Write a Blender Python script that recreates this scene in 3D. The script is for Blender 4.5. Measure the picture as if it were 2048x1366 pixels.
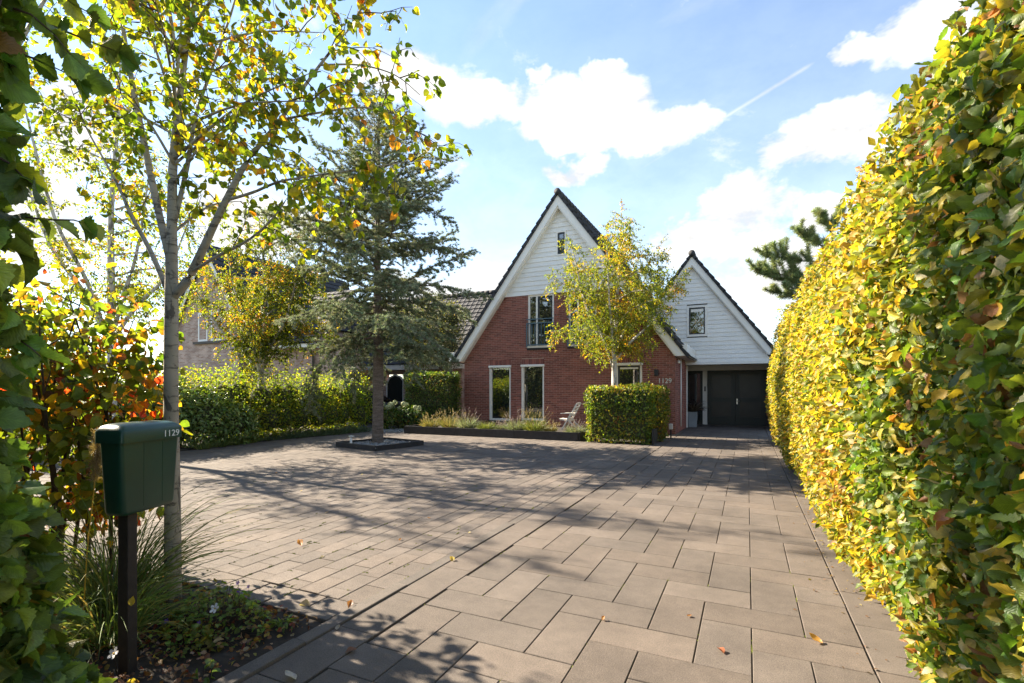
import bpy, math, random
import numpy as np
from mathutils import Vector, Matrix, Euler

for o in list(bpy.data.objects):
    bpy.data.objects.remove(o)
SC = bpy.context.scene
COL = SC.collection
R = math.radians

# ------------------------------------------------------------------ camera, light, exposure
EYE = 1.527
YAW = R(25.2)
cam = bpy.data.cameras.new('camera')
cam.sensor_width = 36.0
cam.lens = 1000.0 / 2048.0 * 36.0
cam.shift_y = 96.0 / 2048.0
cam.clip_start = 0.05
cam.clip_end = 2000.0
cam_o = bpy.data.objects.new('camera', cam)
cam_o.location = (0, 0, EYE)
cam_o.rotation_euler = (R(90), 0, YAW)
COL.objects.link(cam_o)
SC.camera = cam_o

SUN_EL, SUN_AZ = R(34), R(87)          # azimuth measured to the left of the driveway direction (+Y)
sun_dir = Vector((-math.sin(SUN_AZ) * math.cos(SUN_EL), math.cos(SUN_AZ) * math.cos(SUN_EL), math.sin(SUN_EL)))
sl = bpy.data.lights.new('sun', 'SUN')
sl.energy = 3.4
sl.angle = R(0.55)
sl.color = (1.0, 0.875, 0.69)
sun_o = bpy.data.objects.new('sun', sl)
sun_o.rotation_euler = sun_dir.to_track_quat('Z', 'Y').to_euler()
sun_o.location = (-40, 10, 40)
COL.objects.link(sun_o)

SC.view_settings.view_transform = 'Standard'
SC.view_settings.look = 'None'
SC.view_settings.exposure = 2.55
SC.view_settings.gamma = 1.0
SC.view_settings.use_curve_mapping = False
SC.render.engine = 'CYCLES'
SC.cycles.use_denoising = True
SC.cycles.max_bounces = 8
SC.cycles.transparent_max_bounces = 8

FWD = np.array((-math.sin(YAW), math.cos(YAW), 0.0))
RGT = np.array((math.cos(YAW), math.sin(YAW), 0.0))
UP = np.array((0.0, 0.0, 1.0))


def at(px, py, t):
    """point seen at a photograph pixel, t metres in front of the lens"""
    return np.array((0, 0, EYE)) + t * (FWD + (px - 1024) / 1000.0 * RGT + (779 - py) / 1000.0 * UP)


def project(P):
    d = np.asarray(P) - np.array((0, 0, EYE))
    t = d @ FWD
    tt = np.where(np.abs(t) < 1e-3, 1e-3, t)
    return 1024 + 1000 * (d @ RGT) / tt, 779 - 1000 * d[..., 2] / tt, t


# ------------------------------------------------------------------ sky (world)
world = bpy.data.worlds.new('World')
SC.world = world
world.use_nodes = True
wt = world.node_tree
wt.nodes.clear()


def wn(t, **kw):
    n = wt.nodes.new(t)
    for k, v in kw.items():
        setattr(n, k, v)
    return n


def wmath(op, a, b=None, clamp=False):
    n = wn('ShaderNodeMath', operation=op)
    n.use_clamp = clamp
    for i, v in enumerate((a, b)):
        if v is None:
            continue
        if isinstance(v, (int, float)):
            n.inputs[i].default_value = v
        else:
            wt.links.new(v, n.inputs[i])
    return n.outputs[0]


sky = wn('ShaderNodeTexSky', sky_type='NISHITA')
sky.sun_disc = False
sky.sun_elevation = SUN_EL
sky.sun_rotation = -SUN_AZ
sky.air_density = 1.0
sky.dust_density = 0.0
sky.ozone_density = 0.9
bg_sky = wn('ShaderNodeBackground')
bg_sky.inputs[1].default_value = 0.057
wt.links.new(sky.outputs[0], bg_sky.inputs[0])
bg_cloud = wn('ShaderNodeBackground')
bg_cloud.inputs[1].default_value = 0.225
tc = wn('ShaderNodeTexCoord')
# billowing: the direction is pushed about by noise before the banks are read
warp_n = wn('ShaderNodeTexNoise')
warp_n.inputs['Scale'].default_value = 6.0
warp_n.inputs['Detail'].default_value = 5
warp_n.inputs['Roughness'].default_value = 0.6
wt.links.new(tc.outputs['Generated'], warp_n.inputs['Vector'])
wsub = wn('ShaderNodeVectorMath', operation='SUBTRACT')
wsub.inputs[1].default_value = (0.5, 0.5, 0.5)
wt.links.new(warp_n.outputs['Color'], wsub.inputs[0])
wscl = wn('ShaderNodeVectorMath', operation='SCALE')
wscl.inputs[3].default_value = 0.16
wt.links.new(wsub.outputs[0], wscl.inputs[0])
wadd = wn('ShaderNodeVectorMath', operation='ADD')
wt.links.new(tc.outputs['Generated'], wadd.inputs[0])
wt.links.new(wscl.outputs[0], wadd.inputs[1])
wnor = wn('ShaderNodeVectorMath', operation='NORMALIZE')
wt.links.new(wadd.outputs[0], wnor.inputs[0])
sep = wn('ShaderNodeSeparateXYZ')
wt.links.new(wnor.outputs[0], sep.inputs[0])
sep0 = wn('ShaderNodeSeparateXYZ')
wt.links.new(tc.outputs['Generated'], sep0.inputs[0])
az = wmath('ARCTAN2', sep.outputs[0], sep.outputs[1])
el = wmath('ARCSINE', sep.outputs[2])
el_true = wmath('ARCSINE', sep0.outputs[2])


def dir_of(px, py):
    d = FWD + (px - 1024) / 1000.0 * RGT + (779 - py) / 1000.0 * UP
    d = d / np.linalg.norm(d)
    return math.atan2(d[0], d[1]), math.asin(d[2])


# cumulus banks as they stand in the sky: centre and half size (given as photograph directions)
banks = [(850, 185, 95, 75), (960, 215, 90, 45), (1120, 215, 120, 60), (1225, 225, 120, 80), (1330, 262, 95, 48),
         (1130, 272, 120, 30), (1215, 140, 46, 24), (1068, 158, 34, 20), (1150, 330, 90, 28), (1850, 60, 140, 85),
         (1740, 95, 60, 35), (1640, 288, 150, 60), (1490, 415, 120, 62), (1640, 425, 80, 40), (1400, 470, 120, 60),
         (1560, 545, 160, 75), (960, 580, 190, 60), (170, 270, 120, 100), (40, 430, 200, 150), (500, 440, 170, 90),
         (760, 150, 60, 40)]
field = None
for (bx, by, bw, bh) in banks:
    a0, e0 = dir_of(bx, by)
    a1, _ = dir_of(bx + bw, by)
    _, e1 = dir_of(bx, by - bh)
    ua = wmath('DIVIDE', wmath('SUBTRACT', az, a0), abs(a1 - a0))
    ve = wmath('DIVIDE', wmath('SUBTRACT', el, e0), abs(e1 - e0))
    r2 = wmath('ADD', wmath('MULTIPLY', ua, ua), wmath('MULTIPLY', ve, ve))
    f = wmath('MULTIPLY', wmath('SUBTRACT', 1.0, r2), 0.62)
    field = f if field is None else wmath('MAXIMUM', field, f)
mp = wn('ShaderNodeMapping')
mp.inputs['Scale'].default_value = (1, 1, 1.9)
wt.links.new(tc.outputs['Generated'], mp.inputs[0])
n_big = wn('ShaderNodeTexNoise')
n_big.inputs['Scale'].default_value = 2.6
n_big.inputs['Detail'].default_value = 3
wt.links.new(mp.outputs[0], n_big.inputs['Vector'])
n_fine = wn('ShaderNodeTexNoise')
n_fine.inputs['Scale'].default_value = 9.0
n_fine.inputs['Detail'].default_value = 9
n_fine.inputs['Roughness'].default_value = 0.62
n_fine.inputs['Distortion'].default_value = 0.25
wt.links.new(mp.outputs[0], n_fine.inputs['Vector'])
spread = wmath('SUBTRACT', wmath('MULTIPLY', n_big.outputs[0], 1.6), 1.12)      # loose banks all round the horizon
field = wmath('MAXIMUM', wmath('MAXIMUM', field, -0.5), spread)
dens = wmath('ADD', field, wmath('MULTIPLY', wmath('SUBTRACT', n_fine.outputs[0], 0.5), 1.7))
ramp = wn('ShaderNodeMapRange', interpolation_type='SMOOTHSTEP')
ramp.inputs['From Min'].default_value = -0.22
ramp.inputs['From Max'].default_value = 0.52
wt.links.new(dens, ramp.inputs['Value'])
# thin veil towards the horizon and a few high streaks
veil = wmath('MULTIPLY', wmath('SUBTRACT', 1.0, wmath('DIVIDE', el_true, 0.80), clamp=True), 0.36)
streak_n = wn('ShaderNodeTexNoise')
streak_n.inputs['Scale'].default_value = 3.0
streak_n.inputs['Detail'].default_value = 6
mp2 = wn('ShaderNodeMapping')
mp2.inputs['Rotation'].default_value = (0.2, 0.5, 0.4)
mp2.inputs['Scale'].default_value = (1, 4.5, 1)
wt.links.new(tc.outputs['Generated'], mp2.inputs[0])
wt.links.new(mp2.outputs[0], streak_n.inputs['Vector'])
streak = wmath('MULTIPLY', wmath('SUBTRACT', streak_n.outputs[0], 0.45, clamp=True), 1.1)
# contrail: a great-circle band between two directions
pA, pB = (1640, 118), (1405, 262)
dA = FWD + (pA[0] - 1024) / 1000 * RGT + (779 - pA[1]) / 1000 * UP
dB = FWD + (pB[0] - 1024) / 1000 * RGT + (779 - pB[1]) / 1000 * UP
nrm = np.cross(dA, dB)
nrm /= np.linalg.norm(nrm)
along = dA / np.linalg.norm(dA)
dotn = wn('ShaderNodeVectorMath', operation='DOT_PRODUCT')
dotn.inputs[1].default_value = tuple(nrm)
wt.links.new(tc.outputs['Generated'], dotn.inputs[0])
dota = wn('ShaderNodeVectorMath', operation='DOT_PRODUCT')
dota.inputs[1].default_value = tuple(along)
wt.links.new(tc.outputs['Generated'], dota.inputs[0])
trail_d = wmath('SUBTRACT', 1.0, wmath('DIVIDE', wmath('ABSOLUTE', dotn.outputs['Value']), 0.0055), clamp=True)
perp = np.cross(nrm, along)
dotp = wn('ShaderNodeVectorMath', operation='DOT_PRODUCT')
dotp.inputs[1].default_value = tuple(perp)
wt.links.new(tc.outputs['Generated'], dotp.inputs[0])
tr_range = wn('ShaderNodeMapRange')
tr_range.inputs['From Min'].default_value = 0.0
tr_range.inputs['From Max'].default_value = 0.02
wt.links.new(dotp.outputs['Value'], tr_range.inputs['Value'])
tr_fade = wn('ShaderNodeMapRange')
tr_fade.inputs['From Min'].default_value = 0.40
tr_fade.inputs['From Max'].default_value = 0.16
wt.links.new(dotp.outputs['Value'], tr_fade.inputs['Value'])
trail = wmath('MULTIPLY', wmath('MULTIPLY', trail_d, tr_range.outputs[0]), wmath('MULTIPLY', tr_fade.outputs[0], 0.5))
cover = wmath('MAXIMUM', ramp.outputs[0], wmath('MAXIMUM', trail, wmath('MAXIMUM', veil, streak)), clamp=True)
above = wmath('MULTIPLY', wmath('ADD', el_true, 0.02), 30, clamp=True)
cover = wmath('MULTIPLY', cover, above)
# cloud body shading: thicker middles a touch greyer
mp_up = wn('ShaderNodeMapping')
mp_up.inputs['Scale'].default_value = (1, 1, 1.9)
mp_up.inputs['Location'].default_value = (-0.03, 0.0, 0.075)
wt.links.new(tc.outputs['Generated'], mp_up.inputs[0])
n_up = wn('ShaderNodeTexNoise')
n_up.inputs['Scale'].default_value = 9.0
n_up.inputs['Detail'].default_value = 5
n_up.inputs['Roughness'].default_value = 0.62
n_up.inputs['Distortion'].default_value = 0.25
wt.links.new(mp_up.outputs[0], n_up.inputs['Vector'])
relief = wmath('SUBTRACT', n_fine.outputs[0], n_up.outputs[0])
shade = wn('ShaderNodeMapRange')
shade.inputs['From Min'].default_value = -0.22
shade.inputs['From Max'].default_value = 0.16
shade.inputs['To Min'].default_value = 0.70
shade.inputs['To Max'].default_value = 1.10
wt.links.new(relief, shade.inputs['Value'])
ccol = wn('ShaderNodeCombineColor')
wt.links.new(shade.outputs[0], ccol.inputs[0])
wt.links.new(wmath('MULTIPLY', shade.outputs[0], 0.99), ccol.inputs[1])
wt.links.new(wmath('MULTIPLY', shade.outputs[0], 0.975), ccol.inputs[2])
wt.links.new(ccol.outputs[0], bg_cloud.inputs[0])
mixs = wn('ShaderNodeMixShader')
wt.links.new(cover, mixs.inputs[0])
wt.links.new(bg_sky.outputs[0], mixs.inputs[1])
wt.links.new(bg_cloud.outputs[0], mixs.inputs[2])
wout = wn('ShaderNodeOutputWorld')
wt.links.new(mixs.outputs[0], wout.inputs[0])

# ------------------------------------------------------------------ materials


class Mat:
    def __init__(s, name):
        s.m = bpy.data.materials.new(name)
        s.m.use_nodes = True
        s.nt = s.m.node_tree
        s.b = s.nt.nodes['Principled BSDF']

    def n(s, t, **kw):
        n = s.nt.nodes.new(t)
        for k, v in kw.items():
            setattr(n, k, v)
        return n

    def l(s, a, b):
        s.nt.links.new(a, b)

    def noise(s, scale, detail=3, vec=None, rough=0.55, dist=0.0):
        n = s.n('ShaderNodeTexNoise')
        n.inputs['Scale'].default_value = scale
        n.inputs['Detail'].default_value = detail
        n.inputs['Roughness'].default_value = rough
        n.inputs['Distortion'].default_value = dist
        if vec is not None:
            s.l(vec, n.inputs['Vector'])
        return n.outputs[0]

    def math(s, op, a, b=0.0, clamp=False):
        n = s.n('ShaderNodeMath', operation=op)
        n.use_clamp = clamp
        for i, v in enumerate((a, b)):
            if isinstance(v, (int, float)):
                n.inputs[i].default_value = v
            else:
                s.l(v, n.inputs[i])
        return n.outputs[0]

    def ramp(s, v, lo, hi, a=0.0, b=1.0):
        n = s.n('ShaderNodeMapRange')
        n.inputs['From Min'].default_value = lo
        n.inputs['From Max'].default_value = hi
        n.inputs['To Min'].default_value = a
        n.inputs['To Max'].default_value = b
        s.l(v, n.inputs['Value'])
        return n.outputs[0]

    def mix(s, f, a, b, mode='MIX'):
        n = s.n('ShaderNodeMix', data_type='RGBA', blend_type=mode)
        for i, v in ((0, f), (6, a), (7, b)):
            if isinstance(v, (int, float)):
                n.inputs[i].default_value = v
            elif isinstance(v, tuple):
                n.inputs[i].default_value = (*v[:3], 1)
            else:
                s.l(v, n.inputs[i])
        return n.outputs[2]

    def scale(s, c, f):
        n = s.n('ShaderNodeVectorMath', operation='SCALE')
        if isinstance(c, tuple):
            n.inputs[0].default_value = c[:3]
        else:
            s.l(c, n.inputs[0])
        if isinstance(f, (int, float)):
            n.inputs[3].default_value = f
        else:
            s.l(f, n.inputs[3])
        return n.outputs[0]

    def pos(s):
        return s.n('ShaderNodeNewGeometry').outputs['Position']

    def rnd(s):
        g = s.n('ShaderNodeNewGeometry').outputs['Random Per Island']
        o = s.n('ShaderNodeObjectInfo').outputs['Random']
        return s.math('FRACT', s.math('ADD', g, o))

    def bump(s, h, strength=0.3, dist=0.01):
        n = s.n('ShaderNodeBump')
        n.inputs['Strength'].default_value = strength
        n.inputs['Distance'].default_value = dist
        s.l(h, n.inputs['Height'])
        s.l(n.outputs[0], s.b.inputs['Normal'])

    def base(s, c):
        if isinstance(c, tuple):
            s.b.inputs['Base Color'].default_value = (*c[:3], 1)
        else:
            s.l(c, s.b.inputs['Base Color'])

    def rough(s, v):
        if isinstance(v, (int, float)):
            s.b.inputs['Roughness'].default_value = v
        else:
            s.l(v, s.b.inputs['Roughness'])


def mat_stone(name, col, var=0.14, speck=0.25, spscale=260, bump=0.25):
    m = Mat(name)
    p = m.pos()
    r = m.rnd()
    f = m.ramp(r, 0, 1, 1 - var, 1 + var)
    st = m.ramp(m.noise(1.3, 7, p, 0.65), 0.32, 0.68, 0.72, 1.16)
    st2 = m.ramp(m.noise(11, 6, p, 0.7), 0.3, 0.72, 0.84, 1.10)
    sp = m.ramp(m.noise(spscale, 2, p), 0.25, 0.75, 1 - speck, 1 + speck)
    f = m.math('MULTIPLY', m.math('MULTIPLY', f, st), m.math('MULTIPLY', sp, st2))
    hue = m.mix(m.math('FRACT', m.math('MULTIPLY', r, 7.3)), tuple(np.array(col) * (1.02, 1.0, 0.98)), tuple(np.array(col) * (0.985, 1.0, 1.015)))
    # thin pale lichen and dark grime spots
    c = m.scale(hue, f)
    spots = m.ramp(m.noise(34, 2, p), 0.70, 0.76)
    c = m.mix(m.math('MULTIPLY', spots, 0.35), c, tuple(np.array(col) * 0.55))
    m.base(c)
    m.rough(0.86)
    m.bump(m.noise(spscale, 4, p, 0.7), bump, 0.008)
    return m.m


def mat_plain(name, col, rough=0.5, var=0.06, nscale=3.0, bump=0.0, bscale=120, spec=0.5, metal=0.0, isl=0.0):
    m = Mat(name)
    p = m.pos()
    f = m.ramp(m.noise(nscale, 5, p), 0.3, 0.7, 1 - var, 1 + var)
    if isl:
        f = m.math('MULTIPLY', f, m.ramp(m.rnd(), 0, 1, 1 - isl, 1 + isl))
    m.base(m.scale(col, f))
    m.rough(rough)
    m.b.inputs['Specular IOR Level'].default_value = spec
    m.b.inputs['Metallic'].default_value = metal
    if bump:
        m.bump(m.noise(bscale, 4, p), bump, 0.004)
    return m.m


M = {}
M['slab'] = mat_stone('slab_concrete', (0.126, 0.102, 0.084), 0.14, 0.42, 150, 0.5)
M['paver'] = mat_stone('paver_concrete', (0.136, 0.110, 0.091), 0.16, 0.50, 120, 0.6)
M['kerb'] = mat_stone('kerb_concrete', (0.122, 0.103, 0.087), 0.10, 0.35, 160)
M['joint'] = mat_plain('joint_sand', (0.030, 0.025, 0.018), 0.95, 0.4, 30)
M['soil'] = mat_plain('garden_soil', (0.030, 0.021, 0.014), 0.95, 0.45, 22, 0.9, 40)
M['earth'] = mat_plain('grassy_earth', (0.045, 0.05, 0.02), 0.95, 0.4, 0.7, 0.5, 8)
M['gravel'] = mat_plain('gravel_stone', (0.24, 0.235, 0.23), 0.8, 0.1, 6, 0, 100, isl=0.5)
M['mortar'] = mat_plain('mortar', (0.40, 0.27, 0.215), 0.9, 0.12, 5, 0.4, 150)
M['white'] = mat_plain('white_paint', (0.79, 0.76, 0.71), 0.45, 0.04, 2.5, isl=0.02)
M['clad'] = mat_plain('white_board', (0.80, 0.78, 0.745), 0.5, 0.05, 2.0, 0.08, 60, isl=0.03)
M['tile'] = mat_plain('dark_roof_tile', (0.030, 0.030, 0.033), 0.8, 0.25, 5, 0.3, 60, isl=0.2)
M['rail'] = mat_plain('blue_grey_steel', (0.075, 0.135, 0.17), 0.4, 0.05)
M['sash'] = mat_plain('dark_sash', (0.02, 0.024, 0.03), 0.4)
M['door'] = mat_plain('dark_green_door', (0.011, 0.017, 0.015), 0.42, 0.15, 2)
M['doorpanel'] = mat_plain('dark_door_panel', (0.018, 0.016, 0.014), 0.35, 0.2, 4)
M['metal'] = mat_plain('brushed_metal', (0.6, 0.58, 0.54), 0.35, 0.05, metal=0.9)
M['black'] = mat_plain('black_metal', (0.012, 0.012, 0.013), 0.45)
M['darkwood'] = mat_plain('black_stained_board', (0.030, 0.028, 0.028), 0.75, 0.3, 8, 0.4, 50, isl=0.15)
M['post'] = mat_plain('dark_post', (0.026, 0.021, 0.019), 0.7, 0.35, 14, 0.5, 70)
M['chairwood'] = mat_plain('weathered_white_wood', (0.74, 0.70, 0.63), 0.6, 0.15, 14)
M['pot'] = mat_plain('grey_planter', (0.25, 0.27, 0.29), 0.6, 0.1, 4)
M['car'] = mat_plain('black_car_paint', (0.008, 0.009, 0.011), 0.12)
M['rubber'] = mat_plain('rubber', (0.012, 0.012, 0.012), 0.8)
M['twig'] = mat_plain('brown_twig', (0.075, 0.048, 0.032), 0.85, 0.3, 20, 0.5, 90)
M['core'] = mat_plain('hedge_inner_twigs', (0.052, 0.056, 0.020), 0.95, 0.6, 9, 1.0, 30)
M['core_dark'] = mat_plain('beech_inner_twigs', (0.028, 0.022, 0.012), 0.95, 0.6, 9, 1.0, 30)
M['floret'] = mat_plain('pale_green_floret', (0.42, 0.45, 0.24), 0.8, 0.15, 30)
M['petal_white'] = mat_plain('white_petal', (0.75, 0.72, 0.74), 0.6, 0.05)
M['petal_violet'] = mat_plain('violet_petal', (0.16, 0.05, 0.42), 0.6, 0.1)
M['petal_yellow'] = mat_plain('yellow_stamens', (0.6, 0.35, 0.03), 0.6, 0.1)
M['number'] = mat_plain('white_sticker', (0.78, 0.80, 0.78), 0.5, 0.02)
M['moss'] = mat_plain('moss', (0.13, 0.15, 0.02), 0.95, 0.4, 60)


def mat_glass(name, col=(0.006, 0.008, 0.010), ior=2.9):
    m = Mat(name)
    m.base(col)
    m.rough(0.015)
    m.b.inputs['IOR'].default_value = ior
    p = m.pos()
    m.bump(m.noise(2.2, 1, p), 0.05, 0.02)
    return m.m


M['glass'] = mat_glass('window_glass')


def mat_brick():
    m = Mat('red_brick')
    p = m.pos()
    r = m.rnd()
    c = m.mix(m.math('FRACT', m.math('MULTIPLY', r, 5.7)), (0.270, 0.090, 0.064), (0.190, 0.061, 0.048))
    f = m.math('MULTIPLY', m.ramp(r, 0, 1, 0.70, 1.28), m.ramp(m.noise(0.8, 4, p), 0.3, 0.7, 0.88, 1.12))
    f = m.math('MULTIPLY', f, m.ramp(m.noise(90, 3, p), 0.3, 0.7, 0.82, 1.18))
    m.base(m.scale(c, f))
    m.rough(0.82)
    m.bump(m.noise(110, 3, p), 0.4, 0.004)
    return m.m


M['brick'] = mat_brick()


def mat_far_brick():
    m = Mat('pale_mixed_brick')
    p = m.pos()
    sp = m.n('ShaderNodeSeparateXYZ')
    m.l(p, sp.inputs[0])
    cb = m.n('ShaderNodeCombineXYZ')
    m.l(m.math('ADD', sp.outputs[0], sp.outputs[1]), cb.inputs[0])
    m.l(sp.outputs[2], cb.inputs[1])
    b = m.n('ShaderNodeTexBrick')
    b.inputs['Scale'].default_value = 1.0
    b.inputs['Brick Width'].default_value = 0.22
    b.inputs['Row Height'].default_value = 0.066
    b.inputs['Mortar Size'].default_value = 0.007
    b.inputs['Bias'].default_value = 0.1
    b.inputs['Color1'].default_value = (0.30, 0.155, 0.11, 1)
    b.inputs['Color2'].default_value = (0.50, 0.35, 0.28, 1)
    b.inputs['Mortar'].default_value = (0.50, 0.44, 0.38, 1)
    m.l(cb.outputs[0], b.inputs['Vector'])
    f = m.ramp(m.noise(1.6, 5, p), 0.3, 0.7, 0.78, 1.2)
    m.base(m.scale(b.outputs[0], f))
    m.rough(0.9)
    m.bump(b.outputs['Fac'], -0.4, 0.01)
    return m.m


M['farbrick'] = mat_far_brick()


def mat_birch(name, pale=(0.40, 0.34, 0.28), dark=(0.06, 0.05, 0.042), thr=0.60):
    m = Mat(name)
    p = m.pos()
    mp = m.n('ShaderNodeMapping')
    mp.inputs['Scale'].default_value = (7, 7, 27)
    m.l(p, mp.inputs[0])
    bands = m.ramp(m.noise(1.0, 5, mp.outputs[0], 0.75, 0.7), thr, thr + 0.09)
    mp3 = m.n('ShaderNodeMapping')
    mp3.inputs['Scale'].default_value = (11, 11, 4)
    m.l(p, mp3.inputs[0])
    patch = m.ramp(m.noise(1.0, 4, mp3.outputs[0], 0.7, 0.8), 0.545, 0.60)
    grey = m.mix(m.noise(5, 4, p), tuple(np.array(pale) * (0.62, 0.64, 0.6)), tuple(np.array(pale) * 1.2))
    c = m.mix(m.math('MULTIPLY', bands, 0.85), grey, dark)
    c = m.mix(m.math('MULTIPLY', patch, 0.8), c, dark)
    m.base(c)
    m.rough(0.8)
    m.bump(m.noise(1.0, 4, mp.outputs[0]), 0.6, 0.006)
    return m.m


M['birch'] = mat_birch('grey_birch_bark', (0.38, 0.33, 0.265), thr=0.535)
M['birch_white'] = mat_birch('white_birch_bark', (0.58, 0.53, 0.48), thr=0.66)


def mat_cedar_bark():
    m = Mat('cedar_bark')
    p = m.pos()
    mp = m.n('ShaderNodeMapping')
    mp.inputs['Scale'].default_value = (4, 4, 26)
    m.l(p, mp.inputs[0])
    a = m.noise(1.0, 5, mp.outputs[0], 0.65)
    c = m.mix(m.ramp(a, 0.35, 0.7), (0.10, 0.075, 0.058), (0.235, 0.185, 0.15))
    c = m.scale(c, m.ramp(m.noise(45, 3, p), 0.3, 0.7, 0.7, 1.25))
    m.base(c)
    m.rough(0.9)
    m.bump(a, 0.9, 0.02)
    return m.m


M['cedarbark'] = mat_cedar_bark()


def mat_leaf(name, trans=0.45, gloss=0.38, vein=0.25, tint=(1.5, 1.45, 0.55), spots=0.25):
    m = Mat(name)
    a = m.n('ShaderNodeAttribute', attribute_name='lc')
    uv = m.n('ShaderNodeUVMap')
    sp = m.n('ShaderNodeSeparateXYZ')
    m.l(uv.outputs[0], sp.inputs[0])
    u, v = sp.outputs[0], sp.outputs[1]
    au = m.math('ABSOLUTE', m.math('SUBTRACT', u, 0.5))
    ph = m.math('SUBTRACT', m.math('MULTIPLY', v, 9.0), m.math('MULTIPLY', au, 7.0))
    saw = m.math('ABSOLUTE', m.math('SUBTRACT', m.math('FRACT', ph), 0.5))
    line = m.ramp(saw, 0.0, 0.16, 1.0, 0.0)
    mid = m.ramp(au, 0.0, 0.035, 1.0, 0.0)
    vn = m.math('MAXIMUM', line, mid, clamp=True)
    p = m.pos()
    f = m.ramp(m.noise(55, 4, p), 0.3, 0.7, 0.80, 1.2)
    c = m.scale(a.outputs['Color'], f)
    c = m.mix(m.math('MULTIPLY', vn, vein), c, m.scale(c, 1.55))
    br = m.ramp(m.noise(38, 3, p, 0.6), 0.66, 0.74)
    c = m.mix(m.math('MULTIPLY', br, spots), c, (0.12, 0.055, 0.02))
    m.base(c)
    m.rough(gloss)
    m.b.inputs['Specular IOR Level'].default_value = 0.5
    m.bump(m.math('SUBTRACT', 1.0, saw), 0.35, 0.004)
    tr = m.n('ShaderNodeBsdfTranslucent')
    tcx = m.mix(1.0, c, tint, 'MULTIPLY')
    m.l(tcx, tr.inputs[0])
    mx = m.n('ShaderNodeMixShader')
    mx.inputs[0].default_value = trans
    m.l(m.b.outputs[0], mx.inputs[1])
    m.l(tr.outputs[0], mx.inputs[2])
    out = m.nt.nodes['Material Output']
    m.l(mx.outputs[0], out.inputs[0])
    return m.m


M['leaf'] = mat_leaf('leaf', 0.45, 0.42, 0.5, spots=0.4)
M['leaf_thin'] = mat_leaf('leaf_thin', 0.58, 0.42, 0.15, (1.9, 1.75, 0.5), 0.08)
M['leaf_laurel'] = mat_leaf('leaf_laurel', 0.2, 0.28, 0.1, (1.3, 1.5, 0.5), 0.05)
M['needle'] = mat_leaf('needle', 0.32, 0.6, 0.0, (1.2, 1.2, 0.8), 0.0)
M['blade'] = mat_leaf('grass_blade', 0.35, 0.5, 0.0, (1.4, 1.4, 0.7), 0.05)

# ------------------------------------------------------------------ mesh helpers


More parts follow.
